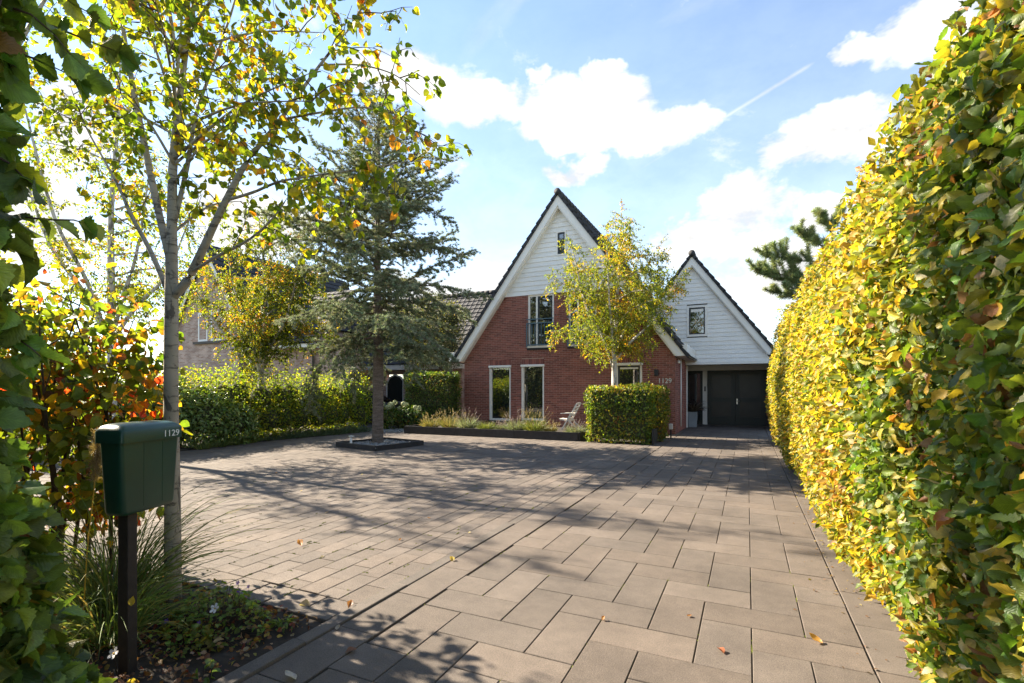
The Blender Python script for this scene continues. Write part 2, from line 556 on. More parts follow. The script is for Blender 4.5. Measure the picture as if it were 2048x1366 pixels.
class MB:
    """collects shapes and links them as one mesh object"""

    def __init__(s):
        s.v, s.f, s.mi, s.sm = [], [], [], []
        s.mats = []
        s.cur = 0

    def use(s, m):
        if m not in s.mats:
            s.mats.append(m)
        s.cur = s.mats.index(m)
        return s

    def add(s, verts, faces, smooth=False):
        o = len(s.v)
        s.v.extend([tuple(map(float, p)) for p in verts])
        for f in faces:
            s.f.append(tuple(i + o for i in f))
            s.mi.append(s.cur)
            s.sm.append(smooth)
        return s

    def box(s, x0, x1, y0, y1, z0, z1):
        x0, x1 = sorted((x0, x1)); y0, y1 = sorted((y0, y1)); z0, z1 = sorted((z0, z1))
        v = [(x0, y0, z0), (x1, y0, z0), (x1, y1, z0), (x0, y1, z0), (x0, y0, z1), (x1, y0, z1), (x1, y1, z1), (x0, y1, z1)]
        return s.add(v, [(3, 2, 1, 0), (4, 5, 6, 7), (0, 1, 5, 4), (1, 2, 6, 5), (2, 3, 7, 6), (3, 0, 4, 7)])

    def bar(s, a, b, w, h, up=(0, 0, 1)):
        """rectangular bar from a to b"""
        a, b = Vector(a), Vector(b)
        d = (b - a).normalized()
        u = Vector(up)
        sd = d.cross(u)
        if sd.length < 1e-4:
            sd = d.cross(Vector((1, 0, 0)))
        sd.normalize()
        n = sd.cross(d).normalized()
        sd *= w / 2
        n *= h / 2
        v = [a - sd - n, a + sd - n, a + sd + n, a - sd + n, b - sd - n, b + sd - n, b + sd + n, b - sd + n]
        return s.add(v, [(3, 2, 1, 0), (4, 5, 6, 7), (0, 1, 5, 4), (1, 2, 6, 5), (2, 3, 7, 6), (3, 0, 4, 7)])

    def prism_y(s, poly, y0, y1):
        """polygon of (x, z), counter-clockwise seen from -Y, extruded from y0 (front) to y1"""
        n = len(poly)
        v = [(x, y0, z) for x, z in poly] + [(x, y1, z) for x, z in poly]
        f = [tuple(range(n)), tuple(range(2 * n - 1, n - 1, -1))]
        f += [((i + 1) % n, i, i + n, (i + 1) % n + n) for i in range(n)]
        return s.add(v, f)

    def prism_z(s, poly, z0, z1):
        n = len(poly)
        v = [(x, y, z0) for x, y in poly] + [(x, y, z1) for x, y in poly]
        f = [tuple(range(n - 1, -1, -1)), tuple(range(n, 2 * n))]
        f += [(i, (i + 1) % n, (i + 1) % n + n, i + n) for i in range(n)]
        return s.add(v, f)

    def tube(s, pts, radii, sides=6, cap=True):
        pts = [np.asarray(p, float) for p in pts]
        n = len(pts)
        if np.isscalar(radii):
            radii = [radii] * n
        ref = np.array((0.31, 0.17, 0.93))
        vs, fs = [], []
        for i, p in enumerate(pts):
            d = pts[min(i + 1, n - 1)] - pts[max(i - 1, 0)]
            d = d / (np.linalg.norm(d) + 1e-9)
            a = np.cross(d, ref if abs(d @ ref) < 0.93 else np.array((1.0, 0, 0)))
            a /= np.linalg.norm(a)
            b = np.cross(d, a)
            for k in range(sides):
                t = 2 * math.pi * k / sides
                vs.append(p + radii[i] * (a * math.cos(t) + b * math.sin(t)))
        for i in range(n - 1):
            for k in range(sides):
                fs.append((i * sides + k, i * sides + (k + 1) % sides, (i + 1) * sides + (k + 1) % sides, (i + 1) * sides + k))
        if cap:
            fs.append(tuple(range(sides - 1, -1, -1)))
            fs.append(tuple((n - 1) * sides + k for k in range(sides)))
        return s.add(vs, fs, True)

    def lathe(s, prof, c=(0, 0, 0), sides=16):
        vs, fs = [], []
        for (r, z) in prof:
            for k in range(sides):
                t = 2 * math.pi * k / sides
                vs.append((c[0] + r * math.cos(t), c[1] + r * math.sin(t), c[2] + z))
        for i in range(len(prof) - 1):
            for k in range(sides):
                fs.append((i * sides + k, i * sides + (k + 1) % sides, (i + 1) * sides + (k + 1) % sides, (i + 1) * sides + k))
        return s.add(vs, fs, True)

    def mesh(s, name):
        me = bpy.data.meshes.new(name)
        me.from_pydata(s.v, [], s.f)
        for m in s.mats:
            me.materials.append(m)
        me.polygons.foreach_set('material_index', s.mi)
        me.polygons.foreach_set('use_smooth', s.sm)
        me.update()
        return me

    def build(s, name, mat=None, parent=None, bevel=0.0):
        if mat is not None:
            s.mats = [mat]
            s.mi = [0] * len(s.f)
        o = link(name, s.mesh(name), parent)
        if bevel:
            b = o.modifiers.new('bevel', 'BEVEL')
            b.width = bevel
            b.segments = 2
            b.limit_method = 'ANGLE'
        return o


def tag(o, label=None, cat=None, group=None, kind=None):
    if label:
        o['label'] = label
    if cat:
        o['category'] = cat
    if group:
        o['group'] = group
    if kind:
        o['kind'] = kind
    return o


def thing(name, label, cat, loc=(0, 0, 0), group=None):
    o = bpy.data.objects.new(name, None)
    o.empty_display_size = 0.2
    COL.objects.link(o)
    o.location = loc
    return tag(o, label, cat, group)


def child(name, data, parent, mw=None):
    """a part given in world coordinates under a parent"""
    o = bpy.data.objects.new(name, data)
    COL.objects.link(o)
    o.parent = parent
    # every parent here is unrotated: inverse of its world translation
    t = Vector((0, 0, 0))
    q = parent
    while q is not None:
        t += Vector(q.location) if q.parent is None else (q.matrix_parent_inverse.translation + Vector(q.location))
        q = q.parent
    o.matrix_parent_inverse = Matrix.Translation(-t)
    if mw is not None:
        o.matrix_basis = mw
    return o


def link(name, data, parent=None, loc=None):          # parts are modelled in world coordinates
    if parent is None:
        o = bpy.data.objects.new(name, data)
        COL.objects.link(o)
        if loc is not None:
            o.location = loc
        return o
    return child(name, data, parent, Matrix.Translation(loc) if loc is not None else None)


def structure(o):
    o['kind'] = 'structure'
    return o


def stuff(o):
    o['kind'] = 'stuff'
    return o


# ------------------------------------------------------------------ leaves


def leaf_grid(rows, cols, shape, fold=0.12, bend=0.12, jag=0.0, seed=0, wave=0.055):
    """leaf along +Y, length 1, normal +Z; returns verts, faces, uv"""
    rg = np.random.default_rng(seed)
    V, U, F = [], [], []
    for i, (y, w) in enumerate(shape):
        for j in range(cols):
            a = -1 + 2 * j / (cols - 1)
            e = 1.0
            if jag and abs(a) > 0.99 and 0 < i < len(shape) - 1:
                e += rg.uniform(-jag, jag)
            x = a * w * e
            z = fold * abs(x) * 1.6 - bend * y * y + wave * math.sin(7 * y + 2.1 * seed + (1.3 if a > 0 else 0)) * abs(a)
            V.append((x, y, z))
            U.append((0.5 + 0.5 * a, y))
    n = len(shape)
    for i in range(n - 1):
        for j in range(cols - 1):
            F.append((i * cols + j, i * cols + j + 1, (i + 1) * cols + j + 1, (i + 1) * cols + j))
    return np.array(V), F, np.array(U)


BEECH = [(0, 0.015), (0.10, 0.16), (0.26, 0.28), (0.44, 0.325), (0.62, 0.29), (0.80, 0.18), (0.93, 0.07), (1.0, 0.006)]
ROUND = [(0, 0.02), (0.07, 0.22), (0.22, 0.37), (0.42, 0.41), (0.62, 0.35), (0.80, 0.22), (0.93, 0.08), (1.0, 0.006)]
OVAL = [(0, 0.02), (0.2, 0.15), (0.45, 0.19), (0.75, 0.13), (1.0, 0.01)]
T_BEECH = [leaf_grid(8, 5, BEECH, f, b, 0.07, k) for k, (f, b) in enumerate(((0.2, 0.1), (0.35, 0.25), (0.05, 0.2), (0.3, -0.08), (0.5, 0.35)))]
def toothed(shape, n=14, d=0.10):
    ys = np.linspace(0, 1, n)
    ws = np.interp(ys, [p[0] for p in shape], [p[1] for p in shape])
    return [(float(y + (0.012 if k % 2 else 0)), float(w * (1 + (d if k % 2 else -d)))) for k, (y, w) in enumerate(zip(ys, ws))]


T_TOOTH = [leaf_grid(14, 5, toothed(ROUND), f, b, 0.05, k, 0.05) for k, (f, b) in enumerate(((0.25, 0.15), (0.4, 0.3), (0.1, 0.25), (0.35, -0.1), (0.55, 0.4)))]
T_BEECH = [leaf_grid(12, 5, toothed(BEECH, 12, 0.085), f, b, 0.05, k, w) for k, (f, b, w) in enumerate(((0.2, 0.1, .06), (0.35, 0.3, .09), (0.05, 0.25, .08), (0.3, -0.15, .07), (0.55, 0.4, .05), (-0.2, 0.2, .1)))]
T_ROUND = [leaf_grid(8, 5, ROUND, f, b, 0.10, k) for k, (f, b) in enumerate(((0.2, 0.1), (0.35, 0.25), (0.05, 0.2), (0.3, -0.08), (0.5, 0.35)))]
T_MID = [leaf_grid(5, 3, [(0, .02), (.25, .26), (.5, .32), (.78, .18), (1, .01)], f, b, 0.05, k) for k, (f, b) in enumerate(((0.2, 0.12), (0.4, 0.2), (0.1, 0.3)))]
T_LOW = [leaf_grid(3, 3, [(0, .04), (.45, .32), (1, .03)], f, b, 0.0, k) for k, (f, b) in enumerate(((0.3, 0.15), (0.5, 0.05)))]
T_OVAL = [leaf_grid(5, 3, OVAL, f, b, 0.0, k) for k, (f, b) in enumerate(((0.25, 0.15), (0.4, 0.3)))]


def unit(a):
    return a / (np.linalg.norm(a, axis=-1, keepdims=True) + 1e-9)


def frames(T, N):
    T = unit(T)
    X = unit(np.cross(T, N))
    Z = np.cross(X, T)
    return X, T, Z


def leaf_mesh(name, temps, P, T, N, S, C, mat, rng):
    """one mesh of many leaves; temps: list of templates picked at random"""
    X, Y, Z = frames(T, N)
    pick = rng.integers(0, len(temps), len(P))
    VV, CC, UU, LT, LI = [], [], [], [], []
    off = 0
    for k, (tv, tf, tu) in enumerate(temps):
        idx = np.where(pick == k)[0]
        if not len(idx):
            continue
        n, m = len(idx), len(tv)
        s = S[idx][:, None, None]
        v = P[idx][:, None, :] + s * (tv[None, :, 0:1] * X[idx][:, None, :] + tv[None, :, 1:2] * Y[idx][:, None, :] + tv[None, :, 2:3] * Z[idx][:, None, :])
        VV.append(v.reshape(-1, 3))
        CC.append(np.repeat(C[idx], m, axis=0))
        fl = np.array(tf)
        fi = (fl[None] + (np.arange(n) * m)[:, None, None] + off).reshape(-1, fl.shape[1])
        LI.append(fi)
        UU.append(tu[np.tile(fl.reshape(-1), n)])
        off += n * m
    V = np.concatenate(VV)
    C4 = np.concatenate([np.concatenate(CC), np.ones((len(V), 1))], axis=1)
    F = np.concatenate(LI)
    me = bpy.data.meshes.new(name)
    me.vertices.add(len(V))
    me.vertices.foreach_set('co', V.astype(np.float32).ravel())
    nf, k = F.shape
    me.loops.add(nf * k)
    me.loops.foreach_set('vertex_index', F.astype(np.int32).ravel())
    me.polygons.add(nf)
    me.polygons.foreach_set('loop_start', (np.arange(nf) * k).astype(np.int32))
    me.polygons.foreach_set('use_smooth', np.ones(nf, bool))
    at_ = me.attributes.new('lc', 'FLOAT_COLOR', 'POINT')
    at_.data.foreach_set('color', C4.astype(np.float32).ravel())
    uv = me.uv_layers.new(name='UVMap')
    uv.data.foreach_set('uv', np.concatenate(UU).astype(np.float32).ravel())
    me.materials.append(mat)
    me.update(calc_edges=True)
    return me


def palette(rng, n, cols, P=None, freq=1.2, clump=0.6, jitter=0.22):
    """pick colours by weight, clumped by a smooth field when positions are given"""
    w = np.array([c[0] for c in cols], float)
    w /= w.sum()
    cum = np.cumsum(w)
    u = rng.random(n)
    if P is not None:
        ph = rng.random(6) * 6.28
        f = (np.sin(P[:, 0] * freq * 2.1 + ph[0]) + np.sin(P[:, 1] * freq * 1.7 + ph[1]) + np.sin(P[:, 2] * freq * 2.6 + ph[2])
             + np.sin((P[:, 0] + P[:, 2]) * freq * 3.9 + ph[3]) + np.sin((P[:, 1] - P[:, 2]) * freq * 4.7 + ph[4]))
        f = (f - f.min()) / (np.ptp(f) + 1e-9)
        r = np.argsort(np.argsort(clump * f + (1 - clump) * u))
        u = (r + 0.5) / n
    k = np.minimum(np.searchsorted(cum, u), len(cols) - 1)
    C = np.array([c[1] for c in cols], float)[k]
    C = C * (1 + jitter * rng.standard_normal((n, 1))) * (1 + 0.08 * rng.standard_normal((n, 3)))
    return np.clip(C, 0.004, 0.8)


def foliage(parent, temps_near, temps_far, P, T, N, S, C, mat, rng, n_parts=0, near=4.0, name='foliage'):
    """up to n_parts largest-looking leaves become parts, the rest one mass"""
    part = np.zeros(len(P), bool)
    px, py, t = project(P)
    if n_parts:
        ok = (t > 0.2) & (px > -10) & (px < 2058) & (py > -10) & (py < 1376)
        big = np.where(ok, S / np.maximum(t, 0.1), -1)
        order = np.argsort(-big)[:n_parts]
        order = order[big[order] > 0]
        part[order] = True
        var = []
        idx = order[rng.permutation(len(order))]
        for k in range(min(36, len(idx))):
            i = idx[k]
            var.append(leaf_mesh('leaf', [temps_near[k % len(temps_near)]], np.zeros((1, 3)), np.array([[0, 1.0, 0]]), np.array([[0, 0, 1.0]]),
                                 np.ones(1), C[i:i + 1], mat, rng))
        X, Y, Z = frames(T, N)
        for q, i in enumerate(idx):
            m = Matrix(((*(X[i] * S[i]),), (*(Y[i] * S[i]),), (*(Z[i] * S[i]),))).transposed().to_4x4()
            m.translation = Vector(P[i])
            child('leaf', var[q % len(var)], parent, m)
    rest = ~part
    hi = rest & (t > 0) & (np.linalg.norm(P - np.array((0, 0, EYE)), axis=1) < near)
    lo = rest & ~hi
    obs = []
    for mask, tm in ((hi, temps_near), (lo, temps_far)):
        if mask.sum():
            me = leaf_mesh(name, tm, P[mask], T[mask], N[mask], S[mask], C[mask], mat, rng)
            obs.append(stuff(child(name, me, parent)))
    return obs


def rand_unit(rng, n):
    return unit(rng.standard_normal((n, 3)))


# ------------------------------------------------------------------ ground, paving
g = MB().add([(-400, -400, -0.06), (400, -400, -0.06), (400, 400, -0.06), (-400, 400, -0.06)], [(0, 1, 2, 3)])
tag(structure(g.build('ground', M['earth'])), 'flat earth ground around the plot', 'ground')


def rect_mesh(rects, mat, name):
    """chamfered paving pieces (x0, x1, y0, y1, ztop, tilt_x, tilt_y) in one mesh"""
    V, F = [], []
    c = 0.0035
    r = np.array(rects, float)
    n = len(r)
    x0, x1, y0, y1, zt, ax, ay = r.T
    cx, cy = (x0 + x1) / 2, (y0 + y1) / 2

    def z(x, y):
        return zt + ax * (x - cx) + ay * (y - cy)
    rings = []
    for (ins, dz) in ((0, None), (0, c), (c, 0)):
        for (sx, sy) in ((0, 0), (1, 0), (1, 1), (0, 1)):
            x = np.where(sx, x1 - ins, x0 + ins)
            y = np.where(sy, y1 - ins, y0 + ins)
            zz = (np.full(n, -0.05)) if dz is None else z(x, y) - dz
            rings.append(np.stack([x, y, zz], 1))
    V = np.stack(rings, 1).reshape(-1, 3)
    tf = []
    for a in (0, 4):
        for k in range(4):
            tf.append((a + k, a + (k + 1) % 4, a + 4 + (k + 1) % 4, a + 4 + k))
    tf.append((8, 9, 10, 11))
    F = (np.array(tf)[None] + (np.arange(n) * 12)[:, None, None]).reshape(-1, 4)
    me = bpy.data.meshes.new(name)
    me.vertices.add(len(V))
    me.vertices.foreach_set('co', V.astype(np.float32).ravel())
    me.loops.add(F.size)
    me.loops.foreach_set('vertex_index', F.astype(np.int32).ravel())
    me.polygons.add(len(F))
    me.polygons.foreach_set('loop_start', (np.arange(len(F)) * 4).astype(np.int32))
    me.polygons.foreach_set('use_smooth', np.zeros(len(F), bool))
    me.materials.append(mat)
    me.update(calc_edges=True)
    return me


def lay_paving(parent, rects, mat, piece, limit, rng, zj=0.002, tilt=0.006):
    """the nearest pieces as parts sharing meshes by size, the rest joined"""
    rects = np.array(rects)
    C = np.stack([(rects[:, 0] + rects[:, 1]) / 2, (rects[:, 2] + rects[:, 3]) / 2, np.zeros(len(rects))], 1)
    px, py, t = project(C)
    vis = (t > 0.5) & (px > -150) & (px < 2200) & (py < 1500)
    order = np.argsort(np.where(vis, t, 1e6))
    near = order[:limit]
    far = order[limit:]
    cache = {}
    for i in near:
        x0, x1, y0, y1 = rects[i]
        w, l = round(x1 - x0, 3), round(y1 - y0, 3)
        key = (w, l)
        if key not in cache:
            cache[key] = rect_mesh([(-w / 2, w / 2, -l / 2, l / 2, 0, 0, 0)], mat, piece)
        m = Matrix.Translation(((x0 + x1) / 2, (y0 + y1) / 2, rng.uniform(-zj, zj))) @ Euler((rng.uniform(-tilt, tilt), rng.uniform(-tilt, tilt), rng.uniform(-0.002, 0.002))).to_matrix().to_4x4()
        child(piece, cache[key], parent, m)
    if len(far):
        rr = [(*rects[i], rng.uniform(-zj, zj), rng.uniform(-tilt, tilt), rng.uniform(-tilt, tilt)) for i in far]
        stuff(child(piece + '_field', rect_mesh(rr, mat, piece + '_field'), parent))


rng = np.random.default_rng(4)
# bed of joint sand under all paving
bed = MB().box(-16.0, 2.6, 0.2, 24.5, -0.055, -0.014)
tag(structure(bed.build('paving_bed', M['joint'])), 'dark sand showing in the joints between the paving', 'joint sand')

MOD = 0.300
GX0, GY0 = -1.475, 2.655           # grid origin of the herringbone
J = 0.006
drive = MB().box(-2.1, 0.66, 0.3, 0.42, -0.05, -0.02).build('driveway', M['slab'])
structure(drive)
tag(drive, 'driveway of large grey concrete slabs in herringbone running to the garage', 'driveway')
XL, XR, YB, YT = -2.092, 0.628, 0.45, 23.05
rects = []


def clip_add(x0, x1, y0, y1, a=XL, b=XR, c=YB, d=YT):
    x0, x1, y0, y1 = max(x0, a), min(x1, b), max(y0, c), min(y1, d)
    if x1 - x0 > 0.04 and y1 - y0 > 0.04:
        rects.append((x0 + J / 2, x1 - J / 2, y0 + J / 2, y1 - J / 2))


for m in range(-30, 60):
    for k in range(-60, 60):
        i, j = k + 2 * m, 1 - k + 2 * m
        for (ii, jj, w, l) in ((i, j, 1, 2), (i + 1, j + 1, 2, 1)):
            clip_add(GX0 + ii * MOD, GX0 + (ii + w) * MOD, GY0 + jj * MOD, GY0 + (jj + l) * MOD)
y = YB + 0.2
while y < YT:                       # straight courses along both edges
    clip_add(-2.388, -2.092, y, y + 0.6, -2.388, -2.092)
    y += 0.6
y = 3.30 - 0.59 * 5
while y < YT:
    clip_add(0.630, 0.936, y, y + 0.59, 0.630, 0.936)
    clip_add(0.936, 1.236, y + 0.3, y + 0.89, 0.936, 1.236)
    y += 0.59
lay_paving(drive, rects, M['slab'], 'slab', 299, rng, 0.0012, 0.0025)

court = MB().box(-13.2, -2.55, 2.50, 2.56, -0.05, -0.02).build('courtyard', M['paver'])
structure(court)
tag(court, 'forecourt paved with small grey concrete blocks in running bond', 'courtyard')
# outline of the court as a polygon (x, y)
COURT = [(-16, 2.76), (-2.5, 2.76), (-2.5, 14.35), (-12.4, 14.6), (-12.75, 11.5), (-13.05, 9.6), (-12.6, 7.4), (-13.5, 6.0), (-16, 5.5)]


def inside(x, y, poly):
    c = False
    n = len(poly)
    for i in range(n):
        x1, y1 = poly[i]
        x2, y2 = poly[(i + 1) % n]
        if (y1 > y) != (y2 > y) and x < (x2 - x1) * (y - y1) / (y2 - y1) + x1:
            c = not c
    return c


rects = []
pw, plen = 0.2035, 0.292
nrow = int((16 - 2.5) / pw)
for rr in range(nrow):
    x1 = -2.495 - rr * pw
    off = (rr % 2) * plen / 2 + rng.uniform(-0.008, 0.008)
    y = 2.762 + off - plen
    while y < 14.5:
        y0, y1 = max(y, 2.762), y + plen
        if y1 - y0 > 0.05 and inside(x1 - pw / 2, (y0 + y1) / 2, COURT):
            rects.append((x1 - pw + 0.002, x1 - 0.002, y0 + 0.002, y1 - 0.002))
        y += plen
x = -2.497
while x > -5.5:                     # header course along the planting bed
    rects.append((x - 0.296, x - 0.003, 2.548, 2.755))
    x -= 0.302
lay_paving(court, rects, M['paver'], 'paver', 299, rng, 0.0022, 0.009)

kerb = thing('kerb', 'low kerb of long concrete strips between block paving and slab driveway', 'kerb', (-2.44, 2.0, 0))
structure(kerb)
y = 0.2
k = 0
while y < 14.4:
    L = 0.985
    z = (0.020 if y < 2.5 else 0.010 if y < 4.4 else 0.004) + 0.004 * math.sin(k * 2.1)
    mb = MB()
    mb.add([(-2.488, y, -0.05), (-2.389, y, -0.05), (-2.389, y + L, -0.05), (-2.488, y + L, -0.05),
            (-2.488, y, z), (-2.391, y, z - 0.004), (-2.391, y + L, z - 0.004 + 0.002 * math.cos(k)), (-2.488, y + L, z)],
           [(4, 5, 6, 7), (0, 1, 5, 4), (1, 2, 6, 5), (2, 3, 7, 6), (3, 0, 4, 7)])
    mb.build('kerb_stone', M['kerb'], kerb, bevel=0.006)
    y += L + 0.008
    k += 1
x = -2.49
for k in range(4):                   # kerb row along the back of the bed
    L = 0.62
    MB().box(x - L + 0.006, x - 0.004, 2.445, 2.54, -0.05, 0.018 + 0.004 * k % 0.011).build('kerb_stone', M['kerb'], kerb, bevel=0.006)
    x -= L

soil = MB()
gx, gy = np.meshgrid(np.linspace(-9, -2.49, 70), np.linspace(0.0, 2.444, 40))
gz = 0.012 + 0.022 * np.sin(gx * 9.1 + 1.3 * np.sin(gy * 7)) * np.sin(gy * 11.3) + 0.012 * np.sin(gx * 23 + gy * 17)
gz = gz * np.clip((-2.49 - gx) / 0.2, 0, 1) * np.clip((2.444 - gy) / 0.15, 0, 1) - 0.004
vv = np.stack([gx, gy, gz], -1).reshape(-1, 3)
ff = [(j * 70 + i, j * 70 + i + 1, (j + 1) * 70 + i + 1, (j + 1) * 70 + i) for j in range(39) for i in range(69)]
soil.add(vv, ff, True)
tag(structure(soil.build('planting_bed', M['soil'])), 'bare dark soil of the planting bed beside the mailbox', 'soil')

# soil under the shrubs on the left and gravel path to the side of the house
MB().prism_z([(-22, 5.2), (-13.5, 5.6), (-12.6, 7.4), (-13.05, 9.6), (-12.75, 11.5), (-12.45, 13.6), (-14.0, 16.5), (-22, 17)], -0.055, 0.012).build('shrub_bed', M['soil'])
tag(structure(bpy.data.objects['shrub_bed']), 'soil strip under the shrubs along the left side of the forecourt', 'soil')

# ------------------------------------------------------------------ brick house
XR0 = -6.38            # ridge
SL = 1.353             # tan of the roof pitch
WY = 17.8              # front wall plane
ZA = 8.76              # apex of the barge boards
house = thing('brick_house', 'red brick house with steep tiled gable and white boarded peak', 'house', (XR0, WY, 0))


def zroof(x, drop=0.0):
    return ZA - drop - SL * abs(x - XR0)


WIN = {  # x0, x1, z0, z1
    'a': (-9.36, -8.43, 0.30, 2.47), 'b': (-7.95, -7.02, 0.33, 2.48), 'c': (-4.28, -3.33, 0.85, 2.46),
    'd': (-7.69, -6.62, 3.15, 5.19), 'e': (-6.04, -4.97, 3.15, 5.19)}
CLADZ = 5.19
X0, X1 = -10.54, -2.22

# mortar wall behind the bricks, with real openings
wall = MB()
xs = sorted({X0, X1, XR0} | {v for w in WIN.values() for v in w[:2]} | {-8.83, -3.93})
for a, b in zip(xs[:-1], xs[1:]):
    cm = (a + b) / 2
    cuts = sorted((w[2], w[3]) for w in WIN.values() if w[0] < cm < w[1])
    lo = 0.0
    for c0, c1 in cuts + [(None, None)]:
        if c0 is None:
            za, zb = min(CLADZ, zroof(a, 0.46)), min(CLADZ, zroof(b, 0.46))
            if za > lo + 0.01 or zb > lo + 0.01:
                wall.add([(a, WY, lo), (b, WY, lo), (b, WY, max(zb, lo)), (a, WY, max(za, lo))], [(0, 1, 2, 3)])
        else:
            wall.add([(a, WY, lo), (b, WY, lo), (b, WY, c0), (a, WY, c0)], [(0, 1, 2, 3)])
            lo = c1
for (a, b, c, d) in WIN.values():    # reveals
    yb = WY + 0.13
    wall.add([(a, WY, c), (b, WY, c), (b, yb, c), (a, yb, c), (a, WY, d), (b, WY, d), (b, yb, d), (a, yb, d)],
             [(0, 3, 2, 1), (4, 5, 6, 7), (0, 4, 7, 3), (1, 2, 6, 5)])
wall.box(X1 - 0.3, X1, WY + 0.002, 21.2, 0, 2.75)
wall.box(X0, X0 + 0.25, WY + 0.002, 28, 0, 2.75)
wall.box(X0, X1, 27.7, 28, 0, 2.75)
wall.build('wall', M['mortar'], house)

# bricks
BH, BL, BJ = 0.0685, 0.222, 0.0145
bricks = []
row = 0
z = 0.0
brng = np.random.default_rng(8)


def subtract(iv, cuts):
    out = [iv]
    for c0, c1 in cuts:
        nx = []
        for a, b in out:
            if c1 <= a or c0 >= b:
                nx.append((a, b))
            else:
                if c0 - a > 0.02:
                    nx.append((a, c0))
                if b - c1 > 0.02:
                    nx.append((c1, b))
        out = nx
    return out


SOLD = [(w[0] - 0.0, w[1] + 0.0, w[3], w[3] + 0.235) for k_, w in WIN.items() if k_ in 'abc']
while z + BH <= CLADZ + 0.02:
    zc = z + BH / 2
    half = (ZA - 0.46 - zc - BH / 2) / SL
    lo, hi = max(X0, XR0 - half), min(X1, XR0 + half)
    cuts = [(w[0], w[1]) for w in WIN.values() if w[2] < zc < w[3]] + [(s[0], s[1]) for s in SOLD if s[2] < zc < s[3]]
    ivs = subtract((lo, hi), cuts)
    xb = X0 - 0.3 + (row % 2) * BL / 2
    while xb < X1:
        for (a, b) in ivs:
            p, q = max(xb, a), min(xb + BL, b)
            if q - p > 0.03:
                bricks.append((p + (BJ / 2 if p == xb else 0.0), q - BJ / 2, z + BJ / 2, z + BH - BJ / 2))
        xb += BL
    z += BH
    row += 1
for (a, b, c, d) in SOLD:            # soldier courses
    n = int(round((b - a) / 0.072))
    w_ = (b - a) / n
    for k in range(n):
        bricks.append((a + k * w_ + 0.005, a + (k + 1) * w_ - 0.005, c + 0.012, d - 0.008))


def brick_geo(x0, x1, z0, z1, y, d=0.009):
    v = [(x0, y, z0), (x1, y, z0), (x1, y, z1), (x0, y, z1), (x0, y - d, z0), (x1, y - d, z0), (x1, y - d, z1), (x0, y - d, z1)]
    return v, [(4, 5, 6, 7), (0, 1, 5, 4), (1, 2, 6, 5), (2, 3, 7, 6), (3, 0, 4, 7)]


bricks = np.array(bricks)
bc = np.stack([(bricks[:, 0] + bricks[:, 1]) / 2, np.full(len(bricks), WY), (bricks[:, 2] + bricks[:, 3]) / 2], 1)
bx, by, bt = project(bc)
seen_b = ~((bx > 1165) & (bx < 1318) & (by > 775)) & (by < 868) & (bricks[:, 1] - bricks[:, 0] > 0.15)
order = np.argsort(np.where(seen_b, bt, 1e6))
bcache = {}
for i in order[:290]:
    x0, x1, z0, z1 = bricks[i]
    key = (round(x1 - x0, 3), round(z1 - z0, 3))
    if key not in bcache:
        w, h = key
        mb = MB().use(M['brick'])
        mb.add(*brick_geo(-w / 2, w / 2, -h / 2, h / 2, 0))
        bcache[key] = mb.mesh('brick')
    child('brick', bcache[key], house, Matrix.Translation(((x0 + x1) / 2, WY - brng.uniform(0.0, 0.003), (z0 + z1) / 2)))
mb = MB().use(M['brick'])
for i in order[290:]:
    mb.add(*brick_geo(*bricks[i], WY - brng.uniform(0.0, 0.003)))
# bricks of the side wall by the entrance (faces +X)
z = 0.0
row = 0
while z < 2.6:
    yb = WY - 0.002 + (row % 2) * BL / 2 - (0.1 if row % 2 else 0)
    while yb < 21.1:
        y0, y1 = max(yb, WY + 0.004), min(yb + BL - BJ, 21.15)
        if y1 - y0 > 0.03:
            v = [(X1, y0, z + .005), (X1, y1, z + .005), (X1, y1, z + BH - .006), (X1, y0, z + BH - .006)]
            v += [(p[0] + 0.009, p[1], p[2]) for p in v]
            mb.add(v, [(4, 5, 6, 7), (0, 1, 5, 4), (1, 2, 6, 5), (2, 3, 7, 6), (3, 0, 4, 7)])
        yb += BL
    z += BH
    row += 1
stuff(mb.build('brickwork', None, house))

# white boards of the peak
k = 0
z = CLADZ - 0.015
BHT = 0.176
while z < 8.2:
    z1 = min(z + BHT, 8.29)
    h0, h1 = (ZA - 0.46 - z) / SL, max((ZA - 0.46 - z1) / SL, 0.01)
    y0 = WY - 0.034
    for (a, b, c, d) in ([(XR0 - h0, XR0 + h0, XR0 - h1, XR0 + h1)] if not (6.52 < z + BHT / 2 < 7.52) else
                         [(XR0 - h0, -6.52, XR0 - h1, -6.52), (-6.12, XR0 + h0, -6.12, XR0 + h1)]):
        # lower edge stands proud of the board below
        mb = MB()
        v = [(a, y0, z), (b, y0, z), (d, y0 + 0.022, z1), (c, y0 + 0.022, z1), (a, WY + .02, z), (b, WY + .02, z), (d, WY + .02, z1), (c, WY + .02, z1)]
        mb.add(v, [(0, 1, 2, 3), (0, 4, 5, 1), (1, 5, 6, 2), (3, 2, 6, 7), (0, 3, 7, 4)])
        mb.build('board', M['clad'], house)
    z += BHT
    k += 1
MB().prism_y([(XR0 - 2.36, CLADZ), (XR0 + 2.36, CLADZ), (XR0, 8.35)], WY + 0.025, WY + 0.06).build('gable_backing', M['black'], house)

